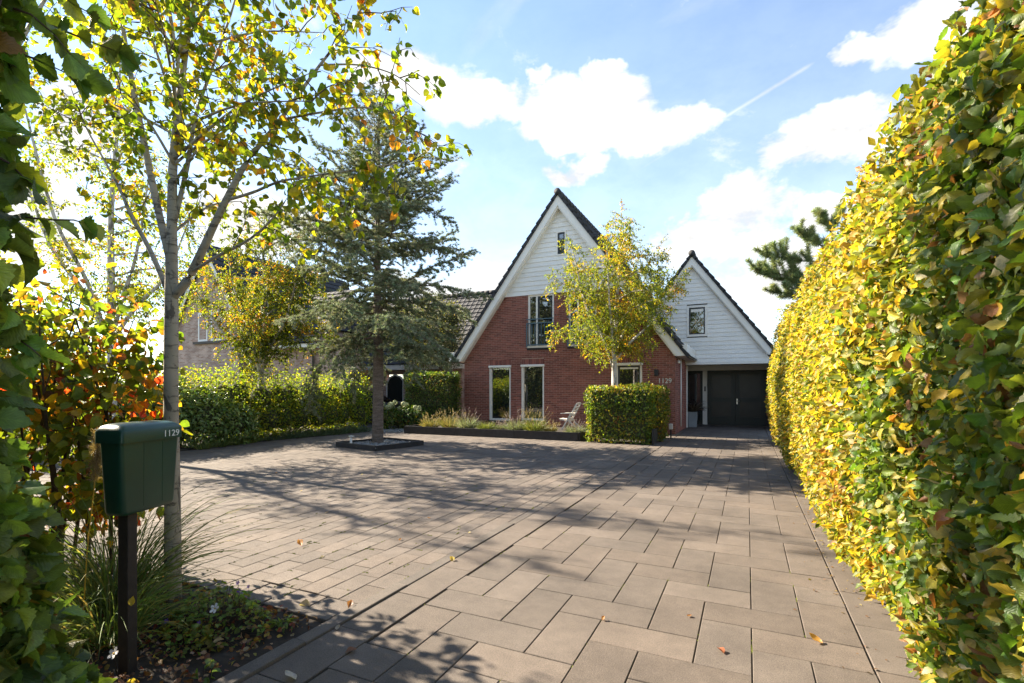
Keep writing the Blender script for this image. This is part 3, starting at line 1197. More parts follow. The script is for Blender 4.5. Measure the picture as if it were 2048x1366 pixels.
# barge boards, soffits, eaves
FY = 17.54
for s in (-1, 1):
    p = [(XR0, ZA), (XR0, ZA - 0.385), (XR0 + s * (ZA - 0.385 - 2.665) / SL, 2.665), (XR0 + s * (ZA - 2.665) / SL, 2.665)]
    if s > 0:
        p = p[::-1]
        # the right-hand board stops at the eaves box
    MB().prism_y(p, FY, FY + 0.035).build('barge_board', M['white'], house)
    q = [(XR0, ZA - 0.33), (XR0, ZA - 0.46), (XR0 + s * (ZA - 0.46 - 2.67) / SL, 2.67), (XR0 + s * (ZA - 0.33 - 2.67) / SL, 2.67)]
    if s > 0:
        q = q[::-1]
    MB().prism_y(q, FY + 0.036, WY - 0.002).build('soffit', M['white'], house)
MB().box(-11.12, -10.885, FY, 28, 2.667, 3.05).build('gutter', M['white'], house, bevel=0.008)
MB().box(-10.886, -10.545, FY + 0.04, 28, 2.672, 2.70).build('soffit', M['white'], house)
MB().box(-1.878, -1.81, FY, 20.74, 2.655, 3.035).build('gutter', M['white'], house, bevel=0.008)
MB().box(-2.2, -1.88, FY + 0.04, 20.75, 2.66, 2.69).build('soffit', M['white'], house)
MB().box(-2.17, -1.881, FY - 0.004, FY + 0.03, 2.655, 3.02).build('eaves_board', M['white'], house)


def slope_dir(s):
    L = math.hypot(1, SL)
    return np.array((-s / L, 0, SL / L)), np.array((s * SL / L, 0, 1 / L))   # up the slope, outward normal


def verge(parent, xr, za, s, length, y0, depth, count=None, step=0.335):
    u, n = slope_dir(s)
    k = 0
    d = length
    # s positions measured down from the apex
    base = np.array((xr, 0, za))
    while d > 0.12:
        top = max(d - step - 0.03, 0.0)
        a = base - u * d
        b = base - u * top
        mb = MB()
        o0, o1 = n * 0.0, n * 0.125
        p0, p1 = n * (-0.004), n * 0.085
        pts = [a + o0, b + p0, b + p1, a + o1]
        poly = [(p[0], p[2]) for p in pts]
        if s > 0:
            poly = poly[::-1]
        if s < 0:
            poly = poly
        mb.prism_y(poly, y0 - 0.05, y0 + depth)
        mb.build('roof_tile', M['tile'], parent)
        d -= step
        k += 1


def roof_field(parent, xr, za, s, length, y0, y1, name='roof', step=0.335, tw=0.30, mat=None):
    u, n = slope_dir(s)
    cols = int((y1 - y0) / tw) * 4
    ys = np.linspace(y0, y1, cols + 1)
    prof = 0.02 * np.maximum(0, np.sin(np.arange(cols + 1) / 4 * 2 * math.pi))
    base = np.array((xr, 0, za))
    mb = MB()
    rows = []
    d = length
    while d > 0.02:
        t = max(d - step, 0.0)
        for dd, hh in ((d, 0.075), (t, 0.035)):
            pts = [base - u * dd + n * (hh + prof[i]) + np.array((0, ys[i], 0)) for i in range(cols + 1)]
            rows.append(pts)
        d -= step
    V = [p for r_ in rows for p in r_]
    w = cols + 1
    F = []
    for r_ in range(len(rows) - 1):
        for i in range(cols):
            q = (r_ * w + i, r_ * w + i + 1, (r_ + 1) * w + i + 1, (r_ + 1) * w + i)
            F.append(q if s > 0 else q[::-1])
    mb.add(V, F)
    # underside
    e = base - u * length
    mb.add([(e[0], y0, e[2]), (e[0], y1, e[2]), (xr, y1, za), (xr, y0, za)], [(0, 1, 2, 3)])
    o = stuff(mb.build(name, mat or M['tile'], parent))
    return o


LENM = 4.55 * math.hypot(1, SL)
for s in (-1, 1):
    verge(house, XR0, ZA + 0.012, s, LENM, FY, 0.30)
    roof_field(house, XR0, ZA + 0.012, s, LENM, FY + 0.252, 28.2)
mb = MB()
for k in range(28):
    mb = MB()
    y = FY - 0.07 + k * 0.39
    mb.tube([(XR0, y, ZA + 0.12), (XR0, y + 0.41, ZA + 0.108)], [0.125, 0.112], 12)
    mb.build('ridge_tile', M['tile'], house)


def window(parent, x0, x1, z0, z1, y, fw=0.07, sash=None, blind=None, frame_mat=None, mullion=None, sill=True, proud=0.0, sill_mat=None):
    fm = frame_mat or M['white']
    yb = y + 0.09
    mb = MB()
    mb.box(x0, x1, y, yb, z1 - fw, z1)
    mb.box(x0, x1, y, yb, z0, z0 + fw)
    mb.box(x0, x0 + fw, y, yb, z0 + fw, z1 - fw)
    mb.box(x1 - fw, x1, y, yb, z0 + fw, z1 - fw)
    if mullion:
        mb.box(mullion - fw * 0.5, mullion + fw * 0.5, y, yb, z0 + fw, z1 - fw)
    w = mb.build('window', fm, parent)
    a, b, c, d = x0 + fw, x1 - fw, z0 + fw, z1 - fw
    cells = [(a, b)] if not mullion else [(a, mullion - fw * 0.5), (mullion + fw * 0.5, b)]
    for k, (p, q) in enumerate(cells):
        if sash and k == len(cells) - 1:
            sw = 0.05
            m2 = MB()
            m2.box(p, q, y + 0.015, yb - 0.01, d - sw, d)
            m2.box(p, q, y + 0.015, yb - 0.01, c, c + sw)
            m2.box(p, p + sw, y + 0.015, yb - 0.01, c + sw, d - sw)
            m2.box(q - sw, q, y + 0.015, yb - 0.01, c + sw, d - sw)
            m2.build('sash', sash, w)
            p2, q2, c2, d2 = p + sw, q - sw, c + sw, d - sw
        else:
            p2, q2, c2, d2 = p, q, c, d
        MB().box(p2, q2, y + 0.045, y + 0.055, c2, d2).build('pane', M['glass'], w)
        if blind and k == len(cells) - 1:
            MB().box(p2 + 0.02, q2 - 0.02, y + 0.030, y + 0.044, d2 - blind, d2 - 0.01).build('blind', M['white'], w)
    if sill:
        MB().box(x0 - 0.03, x1 + 0.03, y - 0.11 - proud, y + 0.02, z0 - 0.06, z0 - 0.005).build('sill', sill_mat or M['black'], w)
    return w


for kx in 'ab':
    a, b, c, d = WIN[kx]
    w = window(house, a, b, c, d, WY + 0.03, 0.075)
    MB().box(a - 0.03, b + 0.03, WY - 0.075, WY + 0.02, d - 0.075, d + 0.012).build('blind_box', M['white'], w, bevel=0.012)
    for xx in (a, b - 0.035):
        MB().box(xx, xx + 0.035, WY - 0.03, WY + 0.028, c, d - 0.08).build('blind_rail', M['white'], w)
a, b, c, d = WIN['c']
w = window(house, a, b, c, d, WY + 0.03, 0.085, M['sash'], 0.07)
MB().box(a - 0.03, b + 0.03, WY - 0.075, WY + 0.02, d - 0.075, d + 0.012).build('blind_box', M['white'], w, bevel=0.012)

for kx in 'de':                      # French windows with railings
    a, b, c, d = WIN[kx]
    w = window(house, a, b, c, d - 0.012, WY + 0.02, 0.07, M['sash'], None, mullion=a + 0.36, sill=False)
    MB().box(a - 0.01, b + 0.02, WY - 0.07, WY + 0.015, c - 0.02, c + 0.055).build('sill', M['white'], w)
    MB().box(a - 0.03, b + 0.03, WY - 0.05, WY - 0.011, c - 0.10, c - 0.025).build('ledge', M['black'], w)
    ry = WY - 0.12
    rl = MB()
    for (za, zb) in ((4.20, 4.235), (4.045, 4.085), (3.215, 3.255)):
        rl.box(a - 0.02, b + 0.02, ry - 0.02, ry + 0.02, za, zb)
    for xx in (a - 0.02, b - 0.02):
        rl.box(xx, xx + 0.04, ry - 0.018, ry + 0.018, 3.15, 4.046)
        rl.box(xx + 0.005, xx + 0.03, ry + 0.018, WY - 0.012, 3.9, 3.94)
        rl.box(xx + 0.005, xx + 0.03, ry + 0.018, WY - 0.012, 3.2, 3.24)
    rail = rl.build('railing', M['rail'], house)
    for k in range(8):
        xx = a + 0.02 + (k + 0.5) * (b - a - 0.04) / 8
        MB().tube([(xx, ry, 3.25), (xx, ry, 4.05)], 0.013, 8).build('baluster', M['rail'], rail)
window(house, -6.515, -6.125, 6.56, 7.48, WY - 0.045, 0.055, M['sash'], None, sill=False)

# wall lamp, numerals, pipe, small camera
MB().box(-2.91, -2.77, WY - 0.12, WY - 0.011, 2.00, 2.22).build('wall_lamp', M['black'], house, bevel=0.012)


def text_mesh(body, size, depth, name):
    cu = bpy.data.curves.new(name, 'FONT')
    cu.body = body
    cu.size = size
    cu.extrude = depth
    cu.align_x = 'LEFT'
    tmp = bpy.data.objects.new(name, cu)
    COL.objects.link(tmp)
    bpy.context.view_layer.update()
    me = bpy.data.meshes.new_from_object(tmp.evaluated_get(bpy.context.evaluated_depsgraph_get()))
    bpy.data.objects.remove(tmp)
    me.name = name
    return me


for k, ch in enumerate('1129'):
    me = text_mesh(ch, 0.24, 0.008, 'numeral')
    me.materials.append(M['metal'])
    child('numeral', me, house, Matrix.Translation((-2.80 + k * 0.117, WY - 0.022, 1.745)) @ Matrix.Rotation(R(90), 4, 'X'))
MB().tube([(X1 + 0.05, 18.95, 2.66), (X1 + 0.05, 18.95, 0.2)], 0.022, 10).build('thin_pipe', M['white'], house)
MB().tube([(X1 + 0.08, 17.98, 2.52), (X1 + 0.12, 17.9, 2.44)], 0.04, 10).build('spotlight', M['white'], house)

# garage wing -----------------------------------------------------
GY = 20.8
GXR, GZA, GSL = -1.95, 6.70, 1.34
wing = thing('garage_wing', 'white boarded gable wing over a recessed porch with dark garage doors', 'garage', (GXR, GY, 0))
z = 2.575
BG = 0.164
while z < 6.3:
    z1 = min(z + BG, 6.30)
    h0, h1 = (GZA - 0.385 - z) / GSL, max((GZA - 0.385 - z1) / GSL, 0.01)
    y0 = GY - 0.034
    xl = lambda h: max(GXR - h, -4.4)
    segs = [(xl(h0), GXR + h0, xl(h1), GXR + h1)]
    if 3.57 < z + BG / 2 < 4.84:
        segs = [(xl(h0), -2.16, xl(h1), -2.16), (-1.40, GXR + h0, -1.40, GXR + h1)]
    for (a, b, c, d) in segs:
        if b - a < 0.01:
            continue
        mb = MB()
        v = [(a, y0, z), (b, y0, z), (d, y0 + 0.022, z1), (c, y0 + 0.022, z1), (a, GY + .02, z), (b, GY + .02, z), (d, GY + .02, z1), (c, GY + .02, z1)]
        mb.add(v, [(0, 1, 2, 3), (0, 4, 5, 1), (1, 5, 6, 2), (3, 2, 6, 7), (0, 3, 7, 4)])
        mb.build('board', M['clad'], wing)
    z += BG
MB().prism_y([(-4.4, 2.6), (0.75, 2.6), (GXR, 6.35), (-4.4, 3.2)], GY + 0.025, GY + 0.06).build('gable_backing', M['black'], wing)
SLs, ZAs = SL, ZA
SL = GSL
for s in (-1, 1):
    dmax = 2.9 if s > 0 else 2.7
    p = [(GXR, GZA), (GXR, GZA - 0.33), (GXR + s * (dmax - 0.24), GZA - 0.33 - GSL * (dmax - 0.24)), (GXR + s * dmax, GZA - GSL * dmax)]
    if s > 0:
        p = p[::-1]
    MB().prism_y(p, GY - 0.22, GY - 0.185).build('barge_board', M['white'], wing)
    q = [(GXR, GZA - 0.28), (GXR, GZA - 0.385), (GXR + s * (dmax - 0.29), GZA - 0.385 - GSL * (dmax - 0.29)), (GXR + s * (dmax - 0.21), GZA - 0.28 - GSL * (dmax - 0.21))]
    if s > 0:
        q = q[::-1]
    MB().prism_y(q, GY - 0.184, GY - 0.036).build('soffit', M['white'], wing)
    Lg = (dmax + 0.02) * math.hypot(1, GSL)
    verge(wing, GXR, GZA + 0.012, s, Lg, GY - 0.22, 0.30)
    roof_field(wing, GXR, GZA + 0.012, s, Lg, GY + 0.032, 27.5)
SL = SLs
for k in range(16):
    y = GY - 0.29 + k * 0.39
    MB().tube([(GXR, y, GZA + 0.12), (GXR, y + 0.41, GZA + 0.108)], [0.125, 0.112], 12).build('ridge_tile', M['tile'], wing)
window(wing, -2.16, -1.40, 3.60, 4.82, GY - 0.05, 0.085, M['sash'], 0.12, sill=False)
DY = 23.2
MB().box(-2.5, 1.1, GY + 0.061, DY + 0.3, 2.58, 2.70).build('porch_ceiling', M['white'], wing)
MB().box(-2.2, 0.95, GY - 0.03, GY + 0.06, 2.50, 2.573).build('lintel', M['white'], wing)
MB().box(-2.45, 1.05, DY - 0.14, DY - 0.02, 2.34, 2.578).build('beam', M['white'], wing)
MB().box(0.85, 1.1, GY + 0.1, DY + 0.3, 0, 2.575).build('side_wall', M['white'], wing)
MB().box(-2.5, 1.0, DY + 0.12, DY + 0.3, 0, 2.575).build('back_wall', M['black'], wing)
for xx in (-2.26,):
    MB().box(xx, xx + 0.085, 21.16, 21.26, 0, 2.575).build('post', M['white'], wing, bevel=0.006)
MB().box(-1.75, -1.57, DY - 0.06, DY + 0.1, 0, 2.338).build('door_post', M['white'], wing)
MB().box(-1.68, -1.63, DY - 0.085, DY - 0.062, 1.45, 1.66).build('intercom', M['black'], wing)
dd = MB()
dd.box(-2.42, -1.753, DY, DY + 0.05, 2.22, 2.338)
dd.box(-2.42, -2.32, DY, DY + 0.05, 0.0, 2.22)
dd.box(-1.853, -1.753, DY, DY + 0.05, 0.0, 2.22)
dd.box(-2.32, -1.853, DY, DY + 0.05, 0.0, 0.16)
sd = dd.build('side_door', M['door'], wing)
MB().box(-2.32, -1.853, DY + 0.02, DY + 0.03, 0.16, 2.22).build('pane', M['glass'], sd)
for (a, b) in ((-1.565, -0.46), (-0.45, 0.66)):
    mb = MB()
    st = 0.16
    mb.box(a, b, DY, DY + 0.055, 2.16, 2.338)
    mb.box(a, b, DY, DY + 0.055, 0.02, 0.34)
    mb.box(a, b, DY, DY + 0.055, 1.0, 1.16)
    for (p, q) in ((0.34, 1.0), (1.16, 2.16)):
        mb.box(a, a + st, DY, DY + 0.055, p, q)
        mb.box(b - st, b, DY, DY + 0.055, p, q)
    door = mb.build('garage_door', M['door'], wing)
    for (p, q) in ((0.34, 1.0), (1.16, 2.16)):
        MB().box(a + st, b - st, DY + 0.03, DY + 0.045, p, q).build('panel', M['doorpanel'], door)
        MB().box(a + st, b - st, DY - 0.012, DY + 0.029, p, p + 0.025).build('bead', M['door'], door)
    if a > -1:
        MB().box(a + 0.03, a + 0.085, DY - 0.012, DY - 0.001, 0.90, 1.14).build('lock_plate', M['metal'], door)
        MB().tube([(a + 0.057, DY - 0.012, 1.04), (a + 0.057, DY - 0.06, 1.04), (a + 0.17, DY - 0.06, 1.04)], 0.011, 8).build('handle', M['metal'], door)
MB().box(-2.2, 0.75, DY - 0.25, DY + 0.1, -0.02, 0.018).build('threshold', M['kerb'], wing)

# ------------------------------------------------------------------ neighbouring buildings
nb = thing('neighbour_house', 'pinkish brick house with narrow gable and white windows beyond the left shrubs', 'house', (-23.4, 15.5, 0))
NY = 15.5
NXR, NZA, NSL = -23.4, 8.45, 1.5
mb = MB()
mb.prism_y([(-26.3, 0), (-21.2, 0), (-21.2, 5.0), (NXR, 8.3), (-25.6, 5.0), (-26.3, 3.95)], NY, NY + 0.3)
mb.box(-21.5, -21.2, NY + 0.31, 24, 0, 5.0)
mb.build('wall', M['farbrick'], nb)
SL = NSL
for s in (-1, 1):
    dmax = 3.0 if s < 0 else 2.35
    p = [(NXR, NZA), (NXR, NZA - 0.4), (NXR + s * (dmax - 0.26), NZA - 0.4 - NSL * (dmax - 0.26)), (NXR + s * dmax, NZA - NSL * dmax)]
    if s > 0:
        p = p[::-1]
    MB().prism_y(p, NY - 0.2, NY - 0.16).build('barge_board', M['white'], nb)
    verge(nb, NXR, NZA + 0.01, s, (dmax + 0.05) * math.hypot(1, NSL), NY - 0.2, 0.3)
    roof_field(nb, NXR, NZA + 0.01, s, (dmax + 0.05) * math.hypot(1, NSL), NY + 0.052, 24.5)
SL = SLs
MB().box(-26.6, -26.1, NY - 0.2, 24, 3.55, 3.95).build('gutter', M['white'], nb)
window(nb, -24.15, -23.45, 3.85, 5.25, NY - 0.012, 0.09, sill=False)
window(nb, -23.2, -22.35, 3.85, 5.25, NY - 0.012, 0.09, sill=False)
MB().box(-24.4, -22.2, NY - 0.12, NY - 0.013, 3.72, 3.83).build('sill', M['kerb'], nb)
MB().tube([(-21.12, NY + 0.1, 4.9), (-21.12, NY + 0.1, 0)], 0.05, 10).build('downpipe', M['kerb'], nb)
# low wing of the neighbour
WY2 = 16.3
MB().box(-21.18, -15.0, WY2, WY2 + 0.3, 0, 3.35).build('wing_wall', M['farbrick'], nb)
MB().box(-21.15, -17.0, WY2 - 0.55, WY2 - 0.002, 3.36, 3.52).build('fascia', M['white'], nb)
MB().tube([(-17.3, WY2 - 0.35, 3.35), (-17.3, WY2 - 0.1, 3.0), (-17.3, WY2 - 0.1, 0)], 0.055, 10).build('downpipe', M['kerb'], nb)


def roof_x(parent, x0, x1, y_eave, z_eave, y_ridge, z_ridge, name='roof'):
    """tiled slope falling towards -Y, with rolls running up the slope"""
    e = np.array((0, y_eave, z_eave))
    r_ = np.array((0, y_ridge, z_ridge))
    L = np.linalg.norm(r_ - e)
    u = (r_ - e) / L
    n = np.cross(np.array((1.0, 0, 0)), u)
    cols = int((x1 - x0) / 0.30) * 4
    xs_ = np.linspace(x0, x1, cols + 1)
    prof = 0.022 * np.maximum(0, np.sin(np.arange(cols + 1) / 4 * 2 * math.pi))
    rows = []
    d = 0.0
    while d < L:
        for dd, hh in ((d, 0.07), (min(d + 0.335, L), 0.03)):
            rows.append([e + u * dd + n * (hh + prof[i]) + np.array((xs_[i], 0, 0)) for i in range(cols + 1)])
        d += 0.335
    w_ = cols + 1
    F = [(k * w_ + i, k * w_ + i + 1, (k + 1) * w_ + i + 1, (k + 1) * w_ + i) for k in range(len(rows) - 1) for i in range(cols)]
    mb = MB().add([p for q in rows for p in q], F)
    mb.add([(x0, y_eave, z_eave), (x1, y_eave, z_eave), (x1, y_ridge, z_ridge), (x0, y_ridge, z_ridge)], [(0, 1, 2, 3)])
    return stuff(mb.build(name, M['tile'], parent))


roof_x(nb, -21.15, -17.0, WY2 - 0.6, 3.52, WY2 + 2.2, 6.3, 'wing_roof')

ng = thing('neighbour_garage', 'low pink brick outbuilding with dark tiled roof behind the clipped hedge', 'outbuilding', (-17, 21.3, 0))
NG = 21.3
GX = -12.75
ar = [(-17.45, 0.85), (-16.35, 0.85), (-16.35, 2.0), (-16.55, 2.2), (-16.9, 2.3), (-17.25, 2.15), (-17.45, 1.85)]
mb = MB()
mb.box(-24, -17.47, NG, NG + 0.3, 0, 2.62)
mb.box(-16.33, GX, NG, NG + 0.3, 0, 2.62)
mb.box(-17.47, -16.33, NG, NG + 0.3, 0, 0.85)
mb.box(-17.47, -16.33, NG, NG + 0.3, 2.32, 2.62)
mb.prism_z([(GX - 0.3, NG + 0.31), (GX, NG + 0.31), (GX, 28), (GX - 0.3, 28)], 0, 2.6)
mb.add([(GX, NG + 0.3, 2.6), (GX, 27.3, 2.6), (GX, 24.3, 6.4)], [(0, 1, 2)])
mb.build('wall', M['farbrick'], ng)
w = MB().prism_y(ar, NG + 0.06, NG + 0.10).build('window', M['door'], ng)
fr = MB()
for (a, b) in zip(ar, ar[1:] + ar[:1]):
    fr.bar((a[0], NG + 0.05, a[1]), (b[0], NG + 0.05, b[1]), 0.07, 0.07, (0, 1, 0))
fr.build('frame', M['white'], w)
MB().box(-24, GX + 0.3, NG - 0.42, NG - 0.002, 2.55, 2.80).build('fascia', M['white'], ng)
MB().box(-19.4, -19.2, NG - 0.05, NG - 0.003, 0.7, 2.2).build('window_frame', M['white'], ng)
roof_x(ng, -24, GX + 0.3, NG - 0.42, 2.80, 24.3, 6.75)
mb = MB()
mb.add([(GX + .3, NG - .42, 2.55), (GX + .3, NG - .42, 2.8), (GX + .3, 24.3, 6.75), (GX + .3, 24.3, 6.45),
        (GX + .34, NG - .42, 2.55), (GX + .34, NG - .42, 2.8), (GX + .34, 24.3, 6.75), (GX + .34, 24.3, 6.45)],
       [(0, 1, 2, 3), (7, 6, 5, 4), (0, 4, 5, 1), (1, 5, 6, 2), (2, 6, 7, 3), (3, 7, 4, 0)])
mb.build('barge_board', M['white'], ng)
for k in range(36):
    x = GX + 0.3 - (k + 1) * 0.31
    MB().tube([(x, 24.3, 6.86), (x + 0.32, 24.3, 6.87)], [0.12, 0.105], 8).build('ridge_tile', M['tile'], ng)

# ------------------------------------------------------------------ clipped hedges
GREEN = (0.075, 0.135, 0.022)
PAL_BEECH_YEL = [(20, (0.125, 0.165, 0.026)), (30, (0.26, 0.25, 0.034)), (32, (0.45, 0.345, 0.045)), (10, (0.52, 0.34, 0.045)), (6, (0.46, 0.40, 0.19)), (2, (0.33, 0.15, 0.06))]
PAL_BEECH_GRN = [(46, (0.060, 0.115, 0.018)), (30, (0.105, 0.155, 0.022)), (12, (0.20, 0.20, 0.03)), (4, (0.22, 0.12, 0.04)), (8, (0.16, 0.17, 0.06))]


def face_leaves(rng, n, origin, eu, ev, normal, depth=(-0.10, 0.05), rnd=0.85, down=0.55):
    """leaves spread over a rectangle origin + a*eu + b*ev"""
    a, b = rng.random((n, 1)), rng.random((n, 1))
    P = np.asarray(origin) + a * np.asarray(eu) + b * np.asarray(ev)
    nn = np.asarray(normal, float)
    P = P + nn * rng.uniform(depth[0], depth[1], (n, 1))
    N = unit(nn + rnd * rng.standard_normal((n, 3)) * 0.75)
    T = unit(rng.standard_normal((n, 3)) + nn * 0.35 + np.array((0, 0, -down)))
    return P, T, N


def hedge_box(name, label, group, x0, x1, y0, y1, h, pal, rng, dens=420, size=(0.05, 0.085), temps=None, n_parts=0, wob=0.05, faces='xXyYt', z0=0.02, stems=True, mat='leaf'):
    th = thing(name, label, 'hedge', ((x0 + x1) / 2, (y0 + y1) / 2, 0), group)
    ins = 0.10
    MB().box(x0 + ins, x1 - ins, y0 + ins, y1 - ins, 0.12, h - ins).build('inner_twigs', M['core'], th)
    P, T, N = [], [], []
    dx, dy = x1 - x0, y1 - y0
    spec = {'x': ((x0, y0, z0), (0, dy, 0), (0, 0, h - z0), (-1, 0, 0), dy * h), 'X': ((x1, y0, z0), (0, dy, 0), (0, 0, h - z0), (1, 0, 0), dy * h),
            'y': ((x0, y0, z0), (dx, 0, 0), (0, 0, h - z0), (0, -1, 0), dx * h), 'Y': ((x0, y1, z0), (dx, 0, 0), (0, 0, h - z0), (0, 1, 0), dx * h),
            't': ((x0, y0, h), (dx, 0, 0), (0, dy, 0), (0, 0, 1), dx * dy)}
    for f in faces:
        o, eu, ev, nn, ar = spec[f]
        p, t, n = face_leaves(rng, int(ar * dens), o, eu, ev, nn)
        wobble = wob * (np.sin(p[:, 0] * 3.1 + p[:, 2] * 2.3) + np.sin(p[:, 1] * 2.7 - p[:, 2] * 3.7) + np.sin(p[:, 2] * 6.1 + p[:, 0] * 1.3)) / 2
        p = p + np.asarray(nn) * wobble[:, None]
        P.append(p); T.append(t); N.append(n)
    P, T, N = np.concatenate(P), np.concatenate(T), np.concatenate(N)
    P[:, 2] = np.maximum(P[:, 2], z0)
    S = rng.uniform(size[0], size[1], len(P))
    C = palette(rng, len(P), pal, P, 1.6, 0.45)
    tm = temps or T_LOW
    foliage(th, T_MID, tm, P, T, N, S, C, M[mat], rng, n_parts)
    if stems:
        mb = MB()
        for k in range(int(max(dx, dy) / 0.3)):
            f = (k + 0.5) / int(max(dx, dy) / 0.3)
            x, y = (x0 + dx * f, y0 + dy * 0.3) if dx > dy else (x0 + dx * 0.5, y0 + dy * f)
            mb.tube([(x, y, -0.02), (x + rng.uniform(-.04, .04), y, 0.15), (x + rng.uniform(-.08, .08), y, 0.4)], [0.018, 0.016, 0.012], 6)
        stuff(mb.build('stems', M['twig'], th))
    return th


def big_hedge():
    rng = np.random.default_rng(21)
    th = thing('beech_hedge', 'tall yellowing beech hedge along the right edge of the driveway', 'hedge', (1.4, 9, 0))
    Y0, Y1, H = 0.55, 17.4, 3.02

    def xf(y, z):                     # the clipped face bellies out and undulates
        return (0.815 - 0.235 * np.sin(np.pi * np.clip(z / 2.95, 0, 1)) ** 0.8 * (0.8 + 0.25 * np.clip(y / 17, 0, 1))
                - 0.05 * np.sin(y * 1.3 + z * 1.1) - 0.035 * np.sin(y * 3.1 - z * 2.2) - 0.02 * np.sin(y * 6.3 + z * 5.1))

    def top(y):
        return H + 0.010 * y + 0.05 * np.sin(y * 1.7) + 0.03 * np.sin(y * 4.1)
    # dark twiggy core following the face
    ny, nz = 70, 16
    vs, fs = [], []
    for i in range(ny):
        y = Y0 + 0.1 + (Y1 - Y0 - 0.2) * i / (ny - 1)
        for j in range(nz):
            z = 0.06 + (top(y) - 0.22) * j / (nz - 1)
            vs.append((xf(y, z) + 0.16 + 0.25 * max(0, (z - 2.55)) , y, z))
        vs.append((2.2, y, top(y) - 0.16)); vs.append((2.2, y, 0.06))
    w = nz + 2
    for i in range(ny - 1):
        for j in range(w - 1):
            fs.append((i * w + j, (i + 1) * w + j, (i + 1) * w + j + 1, i * w + j + 1))
    fs.append(tuple(range(w)))
    fs.append(tuple((ny - 1) * w + j for j in range(w - 1, -1, -1)))
    MB().add(vs, fs).build('inner_twigs', M['core_dark'], th)
    P, T, N = [], [], []
    # density falls off with distance
    for (a, b, dens) in ((Y0, 2.2, 1700), (2.2, 4.5, 2000), (4.5, 9.0, 1600), (9.0, Y1, 1150)):
        n = int((b - a) * H * dens)
        y = rng.uniform(a, b, n)
        z = rng.uniform(0.03, 1.0, n) * top(y)
        x = xf(y, z) + rng.uniform(-0.03, 0.12, n) + 0.22 * np.clip(z - 2.62, 0, 1)
        low = np.clip((0.18 - z) / 0.18, 0, 1)
        x += 0.14 * low * rng.random(n)
        nn = np.stack([-np.ones(n), 0.0 * y, 0.15 * np.clip(z - 1.4, -1, 1.4)], 1)
        P.append(np.stack([x, y, z], 1))
        N.append(unit(unit(nn) + 0.55 * rng.standard_normal((n, 3))))
        T.append(unit(rng.standard_normal((n, 3)) + np.array((-0.45, -0.1, -0.55))))
        m = int((b - a) * 1.3 * dens * 0.55)
        y = rng.uniform(a, b, m)
        x = rng.uniform(0.72, 2.1, m)
        z = top(y) - 0.35 * np.clip(1.05 - x, 0, 1) ** 2 + rng.uniform(-0.09, 0.06, m)
        P.append(np.stack([x, y, z], 1))
        N.append(unit(np.array((-0.3, 0, 1.0)) + 0.6 * rng.standard_normal((m, 3))))
        T.append(unit(rng.standard_normal((m, 3)) + np.array((-0.4, 0, 0.25))))
    n = int(1.4 * H * 420)            # far end
    x = rng.uniform(0.7, 2.1, n); z = rng.uniform(0.03, 3.1, n)
    P.append(np.stack([x, np.full(n, Y1) + rng.uniform(-.1, .05, n), z], 1))
    N.append(unit(np.array((0, 1.0, 0)) + 0.6 * rng.standard_normal((n, 3))))
    T.append(rand_unit(rng, n))
    P, T, N = np.concatenate(P), np.concatenate(T), np.concatenate(N)
    S = rng.uniform(0.042, 0.078, len(P))
    C = palette(rng, len(P), PAL_BEECH_YEL, P, 1.1, 0.30, 0.2)
    # shade at the street end put into the leaf colour: greener, darker leaves
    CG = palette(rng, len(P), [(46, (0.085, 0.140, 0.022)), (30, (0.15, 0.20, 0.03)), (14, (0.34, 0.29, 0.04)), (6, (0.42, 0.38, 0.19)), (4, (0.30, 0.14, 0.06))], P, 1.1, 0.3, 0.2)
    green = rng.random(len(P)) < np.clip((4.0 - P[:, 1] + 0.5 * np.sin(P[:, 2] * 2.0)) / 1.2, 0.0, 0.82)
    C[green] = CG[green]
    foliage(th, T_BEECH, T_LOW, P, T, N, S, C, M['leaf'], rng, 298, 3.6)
    # loose shoots and bare stems
    mb = MB()
    for k in range(60):
        y = rng.uniform(3.2, 12)
        z = rng.uniform(0.1, 2.9)
        p = np.array((xf(y, z) + 0.12, y, z))
        d = unit(np.array((-0.6, rng.uniform(-.6, .6), rng.uniform(-0.2, .8))))
        mb.tube([p, p + d * 0.12, p + d * 0.26 + np.array((0, 0, 0.02))], [0.005, 0.004, 0.002], 5)
    for k in range(46):
        y = 0.8 + k * 0.36
        x = 0.95 + rng.uniform(-.05, .1)
        mb.tube([(x, y, -0.02), (x + rng.uniform(-.05, .05), y + .03, 0.5), (x, y + rng.uniform(-.1, .1), 1.2)], [0.03, 0.026, 0.02], 6)
    stuff(mb.build('stems', M['twig'], th))


big_hedge()
hr = np.random.default_rng(31)
hedge_box('clipped_hedge', 'square clipped beech hedge in front of the right ground floor window', 'clipped beech hedges', -4.20, -2.42, 14.02, 14.75, 1.60,
          [(34, (0.10, 0.165, 0.025)), (32, (0.19, 0.235, 0.03)), (18, (0.34, 0.30, 0.035)), (4, (0.30, 0.15, 0.04))], hr, 620, (0.055, 0.09))
hedge_box('clipped_hedge', 'narrow return of the clipped beech hedge nearest the house number', 'clipped beech hedges', -2.80, -2.28, 14.85, 16.45, 1.57,
          [(30, (0.085, 0.13, 0.02)), (30, (0.18, 0.19, 0.025)), (25, (0.30, 0.24, 0.03)), (10, (0.32, 0.15, 0.04))], hr, 560, (0.055, 0.09))
hedge_box('clipped_hedge', 'dark green square clipped hedge against the left corner of the brick house', 'clipped beech hedges', -12.75, -10.62, 16.75, 17.6, 2.18,
          PAL_BEECH_GRN, hr, 560, (0.055, 0.085))
